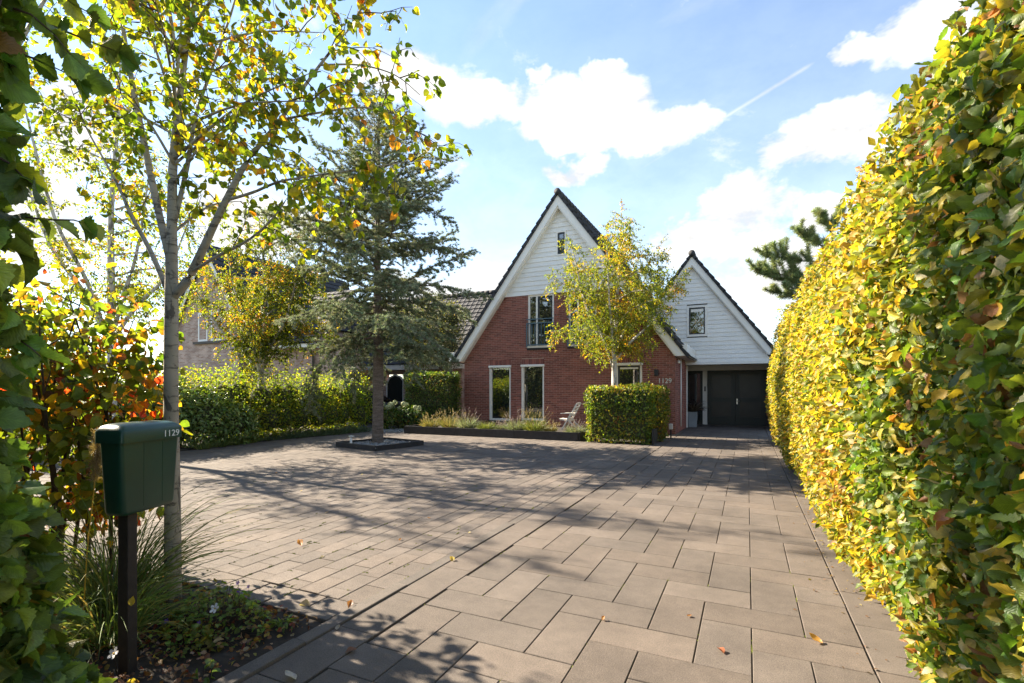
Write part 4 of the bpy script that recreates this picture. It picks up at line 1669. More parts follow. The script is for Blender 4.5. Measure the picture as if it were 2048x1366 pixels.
hedge_box('clipped_hedge', 'dark clipped hedge side running back beside the neighbour outbuilding', 'clipped beech hedges', -13.45, -12.8, 17.7, 20.6, 2.3,
          PAL_BEECH_GRN, hr, 380, (0.06, 0.09))
# dark boards of the planter round the near hedge
pb = thing('hedge_planter', 'black board edging at the foot of the clipped hedge by the driveway', 'planter', (-2.3, 14.6, 0))
for k, (y0, y1) in enumerate(((14.12, 14.55), (14.57, 15.0), (15.02, 15.45), (15.47, 15.9), (15.92, 16.4))):
    MB().box(-2.385, -2.345, y0, y1, -0.02, 0.42 - 0.02 * (k % 2)).build('board', M['darkwood'], pb)


# ------------------------------------------------------------------ shrubs and trees
def blob_leaves(rng, blobs, n, shell=0.35):
    """leaves through ellipsoids (cx, cy, cz, rx, ry, rz), mostly near their skin"""
    B = np.array(blobs, float)
    vol = B[:, 3] * B[:, 4] * B[:, 5]
    k = rng.choice(len(B), n, p=vol ** 0.8 / (vol ** 0.8).sum())
    d = rand_unit(rng, n)
    r = 1 - shell * rng.random((n, 1)) ** 1.5 + 0.06 * rng.standard_normal((n, 1))
    P = B[k, :3] + d * r * B[k, 3:]
    nn = unit(d / B[k, 3:])
    return P, nn


def shrub(name, label, cat, blobs, n, size, pal, rng, temps=None, tnear=None, group=None, mat='leaf', droop=0.5, nrm=0.6, stems=8, n_parts=0, shell=0.4, clump=0.5, core=True, base=None, near=3.0, freq=1.5):
    B = np.array(blobs, float)
    c = B[:, :3].mean(0) if base is None else np.array(base)
    th = thing(name, label, cat, (c[0], c[1], 0), group)
    P, nn = blob_leaves(rng, blobs, n, shell)
    keep = P[:, 2] > 0.02
    P, nn = P[keep], nn[keep]
    N = unit(nn * 0.8 + np.array((0, 0, 0.5)) + nrm * rng.standard_normal(P.shape))
    T = unit(nn * 0.6 + np.array((0, 0, -droop)) + 0.6 * rng.standard_normal(P.shape))
    S = rng.uniform(*size, len(P))
    C = palette(rng, len(P), pal, P, freq, clump)
    foliage(th, tnear or T_MID, temps or T_LOW, P, T, N, S, C, M[mat], rng, n_parts, near)
    if core:
        mb = MB()
        for b in B:
            prof = [(0.02, -0.5), (0.38, -0.36), (0.5, 0), (0.38, 0.36), (0.02, 0.5)]
            vs0 = len(mb.v)
            mb.lathe([(r_, z_) for r_, z_ in prof], (0, 0, 0), 10)
            for q in range(vs0, len(mb.v)):
                x, y, z = mb.v[q]
                mb.v[q] = (b[0] + x * b[3], b[1] + y * b[4], max(b[2] + z * b[5], 0.0))
        mb.build('inner_twigs', M['core'], th)
    if stems:
        mb = MB()
        for k in range(stems):
            b = B[rng.integers(len(B))]
            x, y = c[0] + rng.uniform(-.25, .25), c[1] + rng.uniform(-.25, .25)
            e = b[:3] + rng.uniform(-.6, .6, 3) * b[3:]
            e[2] = abs(e[2])
            m_ = np.array((x, y, 0)) * 0.45 + e * 0.55 + rng.uniform(-.08, .08, 3)
            m_[2] = e[2] * 0.5
            mb.tube([(x, y, -0.03), m_, e], [0.022, 0.016, 0.006], 6)
        stuff(mb.build('stems', M['twig'], th))
    return th


def catmull(pts, radii, sub=4):
    pts = np.array(pts, float)
    n = len(pts)
    out, rr = [], []
    for i in range(n - 1):
        p0, p1, p2, p3 = pts[max(i - 1, 0)], pts[i], pts[i + 1], pts[min(i + 2, n - 1)]
        for k in range(sub):
            t = k / sub
            out.append(0.5 * ((2 * p1) + (-p0 + p2) * t + (2 * p0 - 5 * p1 + 4 * p2 - p3) * t * t + (-p0 + 3 * p1 - 3 * p2 + p3) * t ** 3))
            rr.append(radii[i] * (1 - t) + radii[i + 1] * t)
    out.append(pts[-1])
    rr.append(radii[-1])
    return out, rr


def twig_from(rng, p, d, L, droop, k=5, wob=0.18):
    pts = [p]
    d = d / np.linalg.norm(d)
    for i in range(k):
        d = d + wob * rng.standard_normal(3) + np.array((0, 0, -droop))
        d /= np.linalg.norm(d)
        pts.append(pts[-1] + d * L / k)
    return np.array(pts)


def grow_leaves(rng, limbs, per_m, length, droop, gap, start=0.25, sub=True, spread=1.0, up=0.25, stop=1.0):
    """side shoots along limbs and leaf spots along the shoots: twigs, positions, directions"""
    twigs, LP, LD = [], [], []
    for limb in limbs:
        limb = np.array(limb)
        seg = np.linalg.norm(np.diff(limb, axis=0), axis=1)
        tot = seg.sum()
        cum = np.concatenate([[0], np.cumsum(seg)])
        n = max(2, int(tot * (1 - start) * per_m))
        for k in range(n):
            s = tot * (start + (stop - start) * (k + rng.random()) / n)
            i = min(np.searchsorted(cum, s) - 1, len(seg) - 1)
            i = max(i, 0)
            f = (s - cum[i]) / (seg[i] + 1e-9)
            p = limb[i] * (1 - f) + limb[i + 1] * f
            d = unit(limb[i + 1] - limb[i])
            side = rng.standard_normal(3)
            side -= d * (side @ d)
            side = unit(side)
            dd = unit(d * 0.55 + side * spread + np.array((0, 0, up)))
            L = length * rng.uniform(0.55, 1.15) * (1 - 0.45 * s / tot)
            tw = twig_from(rng, p, dd, L, droop)
            twigs.append((tw, 0.0045))
            allt = [tw]
            if sub:
                for q in range(3):
                    j = rng.integers(1, len(tw) - 1)
                    d2 = unit(unit(tw[j + 1] - tw[j]) * 0.6 + rand_unit(rng, 1)[0] * 0.8)
                    t2 = twig_from(rng, tw[j], d2, L * rng.uniform(0.35, 0.6), droop * 1.3, 4)
                    twigs.append((t2, 0.0028))
                    allt.append(t2)
            for t_ in allt:
                for a, b in zip(t_[:-1], t_[1:]):
                    l = np.linalg.norm(b - a)
                    m = max(1, int(l / gap + rng.random()))
                    for q in range(m):
                        LP.append(a + (b - a) * rng.random())
                        LD.append(unit(b - a))
    return twigs, np.array(LP), np.array(LD)


def make_tree(name, label, group, base, trunk, limbs, mat, rng, pal, per_m, length, droop, gap, size, start, tnear, tfar, leafmat='leaf_thin', n_parts=0, near=4.0, start_trunk=0.5,
              hang=0.7, clump=0.5, freq=1.5, sides=10, twig_sides=4, up=0.25, spread=1.0, limb_mat=None, cat='tree'):
    th = thing(name, label, cat, (base[0], base[1], 0), group)
    tp, tr = catmull(*trunk)
    MB().tube(tp, tr, sides).build('trunk', mat, th)
    LB = []
    for pts, rad in limbs:
        lp, lr = catmull(pts, rad)
        MB().tube(lp, lr, max(6, sides - 3)).build('limb', limb_mat or mat, th)
        LB.append(lp)
    # the trunk's upper part sprouts too
    tw, LP, LD = grow_leaves(rng, LB, per_m, length, droop, gap, start, True, spread, up)
    tp = np.array(tp)
    tw2, LP2, LD2 = grow_leaves(rng, [tp[int(len(tp) * start_trunk):]], per_m, length, droop, gap, 0.02, True, spread, up)
    tw += tw2
    LP, LD = np.concatenate([LP, LP2]), np.concatenate([LD, LD2])
    mb = MB()
    for t_, r_ in tw:
        n = len(t_)
        mb.tube(t_, [r_ * (1 - 0.7 * i / (n - 1)) for i in range(n)], twig_sides, False)
    stuff(mb.build('twigs', M['twig'], th))
    n = len(LP)
    T = unit(0.5 * LD + 0.75 * rng.standard_normal((n, 3)) + np.array((0, 0, -hang)))
    N = unit(rng.standard_normal((n, 3)) + np.array((0, 0, 0.5)))
    S = rng.uniform(*size, n)
    C = palette(rng, n, pal, LP, freq, clump)
    foliage(th, tnear, tfar, LP + T * (S * 0.3)[:, None], T, N, S, C, M[leafmat], rng, n_parts, near)
    return th


# the birch beside the mailbox, its limbs traced as they fork
PAL_BIRCH = [(40, (0.125, 0.185, 0.020)), (38, (0.22, 0.26, 0.022)), (17, (0.38, 0.32, 0.024)), (5, (0.52, 0.22, 0.04))]
tr = np.random.default_rng(50)
A = at
crown_limbs = []
for k in range(22):                  # lesser limbs filling the crown
    f0 = tr.uniform(0.0, 1.0)
    sx_, sy_ = 344 + 20 * f0, 480 - 640 * f0
    ex, ey = tr.uniform(60, 720), sy_ - tr.uniform(40, 300)
    de = 3.58 + tr.uniform(-1.0, 1.0)
    p0, p2 = A(sx_, sy_, 3.58), A(ex, ey, de)
    p1 = p0 * 0.5 + p2 * 0.5 + np.array((0, 0, 0.08))
    crown_limbs.append(([p0, p1, p2], [0.011, 0.007, 0.002]))
make_tree('birch_tree', 'young grey barked birch with yellowing leaves standing behind the green mailbox', 'birch trees', A(345, 1205, 3.58),
          ([A(346, 1225, 3.58), A(345, 1000, 3.58), A(342, 800, 3.58), A(343, 600, 3.58), A(344, 450, 3.58), A(348, 300, 3.60), A(372, 100, 3.62), A(400, -60, 3.62), A(425, -260, 3.6), A(440, -470, 3.6)],
           [0.056, 0.050, 0.046, 0.043, 0.033, 0.027, 0.018, 0.013, 0.009, 0.004]),
          [([A(346, 595, 3.58), A(375, 560, 3.55), A(405, 500, 3.5), A(440, 425, 3.46), A(490, 330, 3.42), A(560, 240, 3.38), A(640, 130, 3.33), A(710, 40, 3.3), A(760, -60, 3.3)],
            [0.032, 0.030, 0.027, 0.023, 0.018, 0.013, 0.009, 0.006, 0.003]),
           ([A(382, 545, 3.53), A(430, 515, 3.45), A(500, 478, 3.4), A(555, 425, 3.35), A(600, 350, 3.3)], [0.013, 0.011, 0.008, 0.005, 0.003]),
           ([A(455, 400, 3.45), A(505, 385, 3.42), A(560, 363, 3.38), A(625, 352, 3.34), A(692, 342, 3.3), A(770, 330, 3.28), A(850, 320, 3.25)], [0.011, 0.010, 0.008, 0.007, 0.006, 0.004, 0.002]),
           ([A(340, 520, 3.58), A(312, 400, 3.64), A(285, 270, 3.7), A(258, 130, 3.74), A(238, 0, 3.76), A(222, -160, 3.78), A(200, -330, 3.8)], [0.026, 0.024, 0.021, 0.017, 0.013, 0.008, 0.003]),
           ([A(334, 578, 3.58), A(300, 500, 3.68), A(262, 430, 3.75), A(243, 385, 3.8), A(214, 330, 3.88), A(170, 250, 3.95), A(140, 170, 4.0)], [0.020, 0.017, 0.014, 0.011, 0.008, 0.005, 0.002]),
           ([A(350, 440, 3.58), A(375, 330, 3.66), A(392, 230, 3.74), A(430, 120, 3.8), A(470, 0, 3.84), A(500, -140, 3.86)], [0.017, 0.016, 0.013, 0.010, 0.007, 0.003]),
           ([A(560, 240, 3.38), A(640, 225, 3.36), A(730, 215, 3.34), A(800, 240, 3.3), A(850, 290, 3.28)], [0.009, 0.007, 0.005, 0.004, 0.002]),
           ([A(640, 130, 3.33), A(720, 130, 3.3), A(790, 150, 3.28), A(840, 190, 3.26)], [0.007, 0.005, 0.004, 0.002])] + crown_limbs,
          M['birch'], tr, PAL_BIRCH, 8.0, 0.66, 0.12, 0.040, (0.038, 0.066), 0.25, T_ROUND, T_MID, 'leaf_thin', 298, 5.5, 0.55, 0.75, 0.5, 2.6, 12)


def gen_birch(name, label, group, base, h, lean, spread, rng, pal, mat, fork=2.4, n_stem=3, r0=0.07, per_m=5, length=0.7, gap=0.06, size=(0.045, 0.075), droop=0.16, low=0.25, up=0.25):
    b = np.array((base[0], base[1], 0.0))
    top = b + np.array((lean[0], lean[1], h))
    f = b + np.array((lean[0] * 0.15, lean[1] * 0.15, fork))
    trunk = ([b - np.array((0, 0, .05)), b * 0.5 + f * 0.5 + np.array((0.02, 0, 0)), f, f * 0.6 + top * 0.4 + rng.uniform(-.1, .1, 3), f * 0.25 + top * 0.75 + rng.uniform(-.1, .1, 3), top],
             [r0 * 1.08, r0 * 0.92, r0 * 0.8, r0 * 0.5, r0 * 0.28, r0 * 0.05])
    limbs = []
    for k in range(n_stem):
        a = 2 * math.pi * (k + rng.uniform(-.2, .2)) / n_stem
        d = np.array((math.cos(a), math.sin(a), 0)) * spread
        e = f + d * rng.uniform(0.6, 0.9) + np.array((0, 0, (h - fork) * rng.uniform(0.5, 0.85)))
        m = f * 0.55 + e * 0.45 + d * 0.12
        limbs.append(([f - np.array((0, 0, 0.1 + 0.1 * k)), f * 0.8 + e * 0.2 + d * 0.05, m, e * 0.75 + m * 0.25, e], [r0 * 0.5, r0 * 0.42, r0 * 0.3, r0 * 0.15, r0 * 0.04]))
    for k in range(int(n_stem * 2.4)):
        a = rng.uniform(0, 6.28)
        s = rng.uniform(0.05, 0.75)
        p = f * (1 - s) + top * s
        L = spread * (1.15 - 0.75 * s) * rng.uniform(0.7, 1.05)
        d = np.array((math.cos(a), math.sin(a), rng.uniform(0.15, 0.6)))
        e = p + d * L
        limbs.append(([p, p * 0.6 + e * 0.4 + np.array((0, 0, 0.06)), e - np.array((0, 0, 0.15 * L))], [r0 * 0.28, r0 * 0.16, r0 * 0.03]))
    return make_tree(name, label, group, b, trunk, limbs, mat, rng, pal, per_m, length, droop, gap, size, low, T_MID, T_LOW, 'leaf_thin', 0, 0, 0.42, 0.7, 0.5, 1.6, 9, 3, up)


PAL_BIRCH_R = [(46, (0.13, 0.175, 0.026)), (34, (0.22, 0.25, 0.03)), (15, (0.42, 0.35, 0.036)), (5, (0.50, 0.25, 0.03))]
gen_birch('birch_tree', 'white stemmed golden birch behind the clipped hedge before the brick gable', 'birch trees', (-3.96, 16.15), 7.2, (0.25, 0.1), 2.35, np.random.default_rng(61), PAL_BIRCH_R,
          M['birch_white'], 2.55, 5, 0.10, 15, 1.0, 0.023, (0.040, 0.066), 0.17, 0.10)
gen_birch('birch_tree', 'birch with orange flecked crown behind the loose hedge before the neighbour house', 'birch trees', (-13.9, 10.9), 7.2, (0.1, 0.1), 2.8, np.random.default_rng(63), [(52, (0.085, 0.12, 0.018)), (32, (0.15, 0.175, 0.022)), (11, (0.34, 0.27, 0.03)), (5, (0.46, 0.21, 0.03))],
          M['birch_white'], 2.3, 5, 0.11, 13, 0.95, 0.022, (0.042, 0.07), 0.14, 0.08)
gen_birch('birch_tree', 'thin leaved birch far left behind the forked grey birch', 'birch trees', (-12.9, 6.3), 9.4, (0.2, 0.1), 2.6, np.random.default_rng(67), PAL_BIRCH,
          M['birch_white'], 2.8, 5, 0.11, 6.5, 1.0, 0.038, (0.050, 0.080), 0.20, 0.15)


gen_birch('birch_tree', 'birch at the far left edge reaching over the street hedge', 'birch trees', (-6.6, 1.0), 7.6, (0.3, 0.2), 2.3, np.random.default_rng(69), PAL_BIRCH,
          M['birch'], 2.6, 4, 0.09, 8.0, 0.85, 0.04, (0.05, 0.08), 0.16, 0.15)


# ------------------------------------------------------------------ cedar
def needle_template(k, n=9, length=1.0, width=0.16, seed=0):
    rg = np.random.default_rng(seed)
    V, F, U = [], [], []
    for i in range(n):
        a = 2 * math.pi * i / n + rg.uniform(-.3, .3)
        e = rg.uniform(0.15, 1.25)
        d = np.array((math.cos(a) * math.cos(e), math.sin(e) * 0.55 + 0.25, math.sin(a) * math.cos(e)))
        d /= np.linalg.norm(d)
        s = np.cross(d, rg.standard_normal(3))
        s /= np.linalg.norm(s)
        L = length * rg.uniform(0.7, 1.1)
        o = len(V)
        V += [s * width * -0.5, s * width * 0.5, d * L * 0.6 + s * width * 0.5, d * L + s * 0.02, d * L * 0.6 - s * width * 0.5]
        U += [(0.4, 0), (0.6, 0), (0.6, .6), (0.5, 1), (0.4, .6)]
        F += [(o, o + 1, o + 2, o + 4), (o + 4, o + 2, o + 3, o + 3)]
    F = [f if len(set(f)) == 4 else (f[0], f[1], f[2], f[2]) for f in F]
    return V, F, U


def needle_t(n, seed, width=0.16):
    """rosette of short needles as quads"""
    rg = np.random.default_rng(seed)
    V, F, U = [], [], []
    for i in range(n):
        a = 2 * math.pi * i / n + rg.uniform(-.4, .4)
        e = rg.uniform(0.0, 1.2)
        d = unit(np.array((math.cos(a) * math.cos(e), math.sin(e) * 0.7 + 0.2, math.sin(a) * math.cos(e))))
        s = unit(np.cross(d, rg.standard_normal(3)))
        L = rg.uniform(0.7, 1.1)
        o = len(V)
        V += [s * -0.5 * width, s * 0.5 * width, d * L + s * 0.18 * width, d * L - s * 0.18 * width]
        U += [(0.4, 0), (0.6, 0), (0.55, 1), (0.45, 1)]
        F.append((o, o + 1, o + 2, o + 3))
    return np.array(V), F, np.array(U)


T_NEEDLE = [needle_t(10, s, 0.20) for s in range(4)]
T_PINE = [needle_t(14, s + 10, 0.085) for s in range(4)]


def cedar():
    rng = np.random.default_rng(77)
    bx_, by_ = -9.20, 10.86
    th = thing('cedar_tree', 'blue green cedar with tiered drooping branches in the square gravel bed', 'tree', (bx_, by_, 0), None)
    H = 9.95
    tp = [(bx_, by_, -0.05), (bx_ + .01, by_, 0.1), (bx_ + .02, by_, 1.0), (bx_ + .03, by_, 2.2), (bx_ + .02, by_, 3.6), (bx_, by_, 5.2), (bx_ + .03, by_, 7.0), (bx_ + .06, by_, 8.6), (bx_ + .09, by_, H)]
    rad = [0.180, 0.155, 0.145, 0.138, 0.115, 0.085, 0.055, 0.028, 0.006]
    p, r = catmull(tp, rad)
    MB().tube(p, r, 14).build('trunk', M['cedarbark'], th)
    prof_z = [2.3, 3.0, 4.0, 5.2, 6.2, 6.9, 7.5, 8.3, 9.0, 9.9]
    prof_r = [2.1, 2.4, 2.75, 2.8, 2.7, 2.6, 1.85, 1.25, 0.8, 0.15]
    wood = MB()
    CP, CD, CS = [], [], []

    def needles(pts, gap, size, thin=1.0):
        for a, b in zip(pts[:-1], pts[1:]):
            l = np.linalg.norm(b - a)
            m = int(l / gap + rng.random())
            for q in range(m):
                if rng.random() > thin:
                    continue
                CP.append(a + (b - a) * rng.random() + rng.normal(0, 0.012, 3))
                CD.append(unit(unit(b - a) * 0.4 + np.array((0, 0, 0.75)) + 0.35 * rng.standard_normal(3)))
                CS.append(size * rng.uniform(0.7, 1.25))
    nb_ = 134
    for k in range(nb_):
        z = 2.75 + (H - 3.0) * ((k + rng.uniform(-.4, .4)) / nb_) ** 1.0
        z = min(max(z, 2.7), H - 0.15)
        L = np.interp(z, prof_z, prof_r) * rng.uniform(0.62, 1.12)
        if rng.random() < 0.12:
            L *= 1.22
        a = k * 2.399 + rng.uniform(-.35, .35)
        hor = np.array((math.cos(a), math.sin(a), 0))
        rise = np.interp(z, [2.3, 3.5, 5, 7, 9.9], [-0.30, -0.10, 0.18, 0.50, 0.9]) + rng.uniform(-.28, .28)
        d = unit(hor + np.array((0, 0, rise + 0.12)))
        pts = [np.array((bx_, by_, z))]
        m = max(5, int(L / 0.22))
        sag = np.interp(z, [2.3, 4, 7, 9.9], [0.060, 0.045, 0.020, 0.0])
        for i in range(m):
            f = i / m
            lift = 0.055 if f > 0.72 else 0
            d = unit(d + np.array((0, 0, -sag + lift)) + 0.10 * rng.standard_normal(3))
            pts.append(pts[-1] + d * L / m)
        pts = np.array(pts)
        r0 = 0.012 + 0.014 * L / 2.5 * np.interp(z, [2, 9.9], [1.3, 0.5])
        wood.tube(pts, [r0 * (1 - 0.85 * i / m) for i in range(m + 1)], 5, False)
        dens = 1.0 if z < 7.2 else 0.7
        needles(pts[1:], 0.034, 0.070, dens)
        nsec = int(L / 0.105)
        for q in range(nsec):
            f = 0.16 + 0.84 * (q + rng.random()) / nsec
            i = min(int(f * m), m - 1)
            b0 = pts[i] + (pts[i + 1] - pts[i]) * (f * m - i)
            dd = unit(pts[i + 1] - pts[i])
            sd = unit(np.cross(dd, (0, 0, 1))) * (1 if q % 2 else -1)
            l2 = (0.30 + 0.42 * L / 2.5) * (1.15 - 0.75 * f) * rng.uniform(0.55, 1.25) * (1.0 if z < 7 else 0.75)
            s = twig_from(rng, b0, dd * 0.65 + sd * 0.9 + np.array((0, 0, rng.uniform(-.6, .35) if z < 6.5 else rng.uniform(-.1, .4))), l2, 0.07 if z < 5.5 else 0.0, 4, 0.14)
            wood.tube(s, [0.006, 0.005, 0.004, 0.003, 0.002], 3, False)
            needles(s, 0.032, 0.066, dens)
            if z < 6.5:
                for h in range(1 + (q % 2)):
                    j = rng.integers(1, 4)
                    s2 = twig_from(rng, s[j], unit(unit(s[j + 1] - s[j]) + 0.8 * rand_unit(rng, 1)[0] * (1, 1, .5)), l2 * 0.45, 0.05, 3, 0.1)
                    needles(s2, 0.033, 0.058, 0.95)
    stuff(wood.build('branches', M['cedarbark'], th))
    P, D, S = np.array(CP), np.array(CD), np.array(CS)
    C = palette(rng, len(P), [(36, (0.16, 0.195, 0.115)), (32, (0.235, 0.27, 0.17)), (15, (0.14, 0.165, 0.075)), (17, (0.33, 0.35, 0.24))], P, 2.0, 0.4, 0.15)
    N = rand_unit(rng, len(P))
    me = leaf_mesh('foliage', T_NEEDLE, P, D, N, S, C, M['needle'], rng)
    stuff(child('foliage', me, th))
    return len(P)


cedar()
cb = thing('tree_edging', 'dark square board edging filled with gravel round the cedar trunk', 'edging', (-9.2, 10.86, 0))
cn = [(-9.93, 10.10), (-8.36, 9.80), (-8.06, 11.38), (-9.62, 11.70)]
for (a, b) in zip(cn, cn[1:] + cn[:1]):
    MB().bar((a[0], a[1], 0.05), (b[0], b[1], 0.05), 0.06, 0.15).build('board', M['darkwood'], cb)
gr = np.random.default_rng(5)


def pebbles(name, poly_fn, n, bb, size, z, mat, label, seed, dz=0.012):
    rg = np.random.default_rng(seed)
    mb = MB()
    V0 = np.array([(1, 0, 0), (0, 1, 0), (-1, 0, 0), (0, -1, 0), (0, 0, .7), (0, 0, -.7)])
    F0 = [(0, 1, 4), (1, 2, 4), (2, 3, 4), (3, 0, 4), (1, 0, 5), (2, 1, 5), (3, 2, 5), (0, 3, 5)]
    k = 0
    while k < n:
        x, y = rg.uniform(bb[0], bb[1]), rg.uniform(bb[2], bb[3])
        if not poly_fn(x, y):
            k += 0.05
            continue
        s = rg.uniform(*size)
        c, sn = math.cos(rg.uniform(0, 6.28)), math.sin(rg.uniform(0, 6.28))
        v = V0 * s * rg.uniform(0.7, 1.3, (6, 3))
        v = np.stack([v[:, 0] * c - v[:, 1] * sn, v[:, 0] * sn + v[:, 1] * c, v[:, 2]], 1) + (x, y, z + rg.uniform(0, dz))
        mb.add(v, F0)
        k += 1
    o = stuff(mb.build(name, mat))
    return tag(o, label, 'gravel')


MB().prism_z(cn, -0.05, 0.055).build('gravel_base', M['gravel'], cb)
pebbles('gravel', lambda x, y: inside(x, y, cn), 900, (-9.95, -8.05, 9.8, 11.7), (0.018, 0.034), 0.06, M['gravel'], 'grey gravel inside the edging round the cedar', 3)
GP = [(-13.2, 14.2), (-10.85, 14.42), (-10.85, 16.6), (-13.4, 18.0)]
MB().prism_z(GP, -0.05, 0.004).build('gravel_path', M['gravel'])
tag(structure(bpy.data.objects['gravel_path']), 'pale gravel path passing left of the dark raised bed', 'path')
pebbles('gravel', lambda x, y: inside(x, y, GP), 1800, (-13.4, -10.8, 14.2, 18.0), (0.018, 0.034), 0.008, M['gravel'], 'loose pale gravel on the path beside the raised bed', 4)

# small garden light by the cedar
gl = thing('garden_light', 'small white bollard light in the gravel by the cedar trunk', 'light', (-9.7, 10.35, 0))
MB().lathe([(0.032, 0), (0.032, 0.20), (0.0, 0.20)], (-9.62, 10.3, 0.06), 12).build('post', M['white'], gl)
MB().lathe([(0.034, 0), (0.075, 0.004), (0.075, 0.022), (0.0, 0.03)], (-9.60, 10.29, 0.262), 14).build('cap', M['white'], gl)
gs = thing('garden_socket', 'small white outdoor socket on a stake beside the narrow hedge return', 'socket', (-2.2, 16.1, 0))
sx, sy = -2.16, 16.25
MB().box(sx - 0.02, sx + 0.02, sy - 0.02, sy + 0.02, -0.02, 0.28).build('stake', M['black'], gs)
MB().box(sx - 0.055, sx + 0.055, sy - 0.05, sy + 0.05, 0.28, 0.46).build('head', M['white'], gs, bevel=0.02)

# ------------------------------------------------------------------ raised bed before the house
rb = thing('raised_bed', 'long low raised bed edged with charcoal boards before the brick house', 'raised bed', (-7.6, 14.2, 0))
xx = -10.82
for L in (2.1, 2.1, 2.1):
    MB().box(xx + 0.003, xx + L - 0.003, 14.15, 14.20, -0.03, 0.255).build('board', M['darkwood'], rb)
    xx += L
MB().box(-4.52, -4.47, 14.205, 15.4, -0.03, 0.255).build('board', M['darkwood'], rb)
MB().box(-10.82, -10.77, 14.205, 15.4, -0.03, 0.255).build('board', M['darkwood'], rb)
MB().box(-10.765, -4.525, 14.205, 17.0, -0.05, 0.17).build('bed_soil', M['soil'], rb)
MB().box(-10.4, -4.3, 17.0, 17.785, -0.05, 0.03).build('gravel_margin', M['gravel'])
tag(structure(bpy.data.objects['gravel_margin']), 'strip of gravel at the foot of the brick wall', 'path')


def blades(rng, c, n, length, spread, width, bend, radius, z0=0.0, k=6, lean=(0, 0)):
    """arching grass blades as ribbons -> list of (pts, width)"""
    out = []
    for i in range(n):
        a = rng.uniform(0, 6.28)
        r = radius * math.sqrt(rng.random())
        p = np.array((c[0] + r * math.cos(a), c[1] + r * math.sin(a), z0))
        b = a + rng.normal(0, 0.5)
        e = rng.uniform(*spread)
        d = np.array((math.cos(b) * math.sin(e) + lean[0], math.sin(b) * math.sin(e) + lean[1], math.cos(e)))
        L = length * rng.uniform(0.5, 1.1)
        pts = [p]
        for j in range(k):
            d = unit(d + np.array((math.cos(b), math.sin(b), -0.9)) * bend * (j + 1) / k)
            pts.append(pts[-1] + d * L / k)
        out.append((np.array(pts), width * rng.uniform(0.7, 1.2)))
    return out


def ribbon_mesh(name, ribbons, C, mat, rng):
    V, F, U, CC = [], [], [], []
    o = 0
    for (pts, w), c in zip(ribbons, C):
        n = len(pts)
        d = unit(pts[-1] - pts[0])
        s = unit(np.cross(d, rng.standard_normal(3)))
        for i, p in enumerate(pts):
            f = i / (n - 1)
            ww = w * (1 - f ** 2.2) * 0.5 + 0.0003
            V += [p - s * ww, p + s * ww]
            U += [(0.3, f), (0.7, f)]
            CC += [c, c]
        for i in range(n - 1):
            F.append((o + 2 * i, o + 2 * i + 1, o + 2 * i + 3, o + 2 * i + 2))
        o += 2 * n
    me = bpy.data.meshes.new(name)
    me.from_pydata([tuple(v) for v in V], [], F)
    a = me.attributes.new('lc', 'FLOAT_COLOR', 'POINT')
    a.data.foreach_set('color', np.concatenate([np.array(CC), np.ones((len(CC), 1))], 1).astype(np.float32).ravel())
    uv = me.uv_layers.new(name='UVMap')
    li = np.empty(len(me.loops), np.int32)
    me.loops.foreach_get('vertex_index', li)
    uv.data.foreach_set('uv', np.array(U)[li].astype(np.float32).ravel())
    me.materials.append(mat)
    me.polygons.foreach_set('use_smooth', np.ones(len(F), bool))
    return me


PAL_LAV = [(5, (0.16, 0.18, 0.12)), (4, (0.22, 0.24, 0.17)), (2, (0.12, 0.15, 0.08))]
PAL_GOLD = [(5, (0.30, 0.24, 0.10)), (4, (0.22, 0.20, 0.07)), (3, (0.14, 0.16, 0.05))]
PAL_GRN = [(5, (0.14, 0.17, 0.04)), (3, (0.20, 0.21, 0.05)), (2, (0.09, 0.12, 0.03))]
brg = np.random.default_rng(91)
tufts = [  # px, depth y, height, palette, name, label, category
    (862, 14.75, 0.42, PAL_GOLD, 'feather_grass', 'pale straw coloured grass at the left end of the raised bed', 'grass plant'),
    (900, 14.85, 0.50, PAL_GOLD, 'feather_grass', 'taller straw coloured grass before the dark green clipped hedge', 'grass plant'),
    (935, 14.75, 0.52, PAL_LAV, 'lavender', 'grey lavender with tall flower spikes at the house corner', 'lavender'),
    (972, 14.65, 0.36, PAL_GRN, 'tuft_grass', 'short green grass below the left tall window', 'grass plant'),
    (1002, 14.8, 0.28, PAL_LAV, 'lavender', 'smallest grey lavender between the two tall windows and the bed edge', 'lavender'),
    (1032, 14.7, 0.48, PAL_LAV, 'lavender', 'grey lavender below the wall between the tall windows', 'lavender'),
    (1070, 14.6, 0.55, PAL_GRN, 'fountain_grass', 'green fountain grass with fluffy tops below the right tall window', 'grass plant'),
    (1100, 14.75, 0.26, PAL_GOLD, 'feather_grass', 'low straw coloured grass right of the fountain grass', 'grass plant'),
    (1150, 14.55, 0.34, PAL_LAV, 'lavender', 'grey lavender in front of the white chair', 'lavender')]
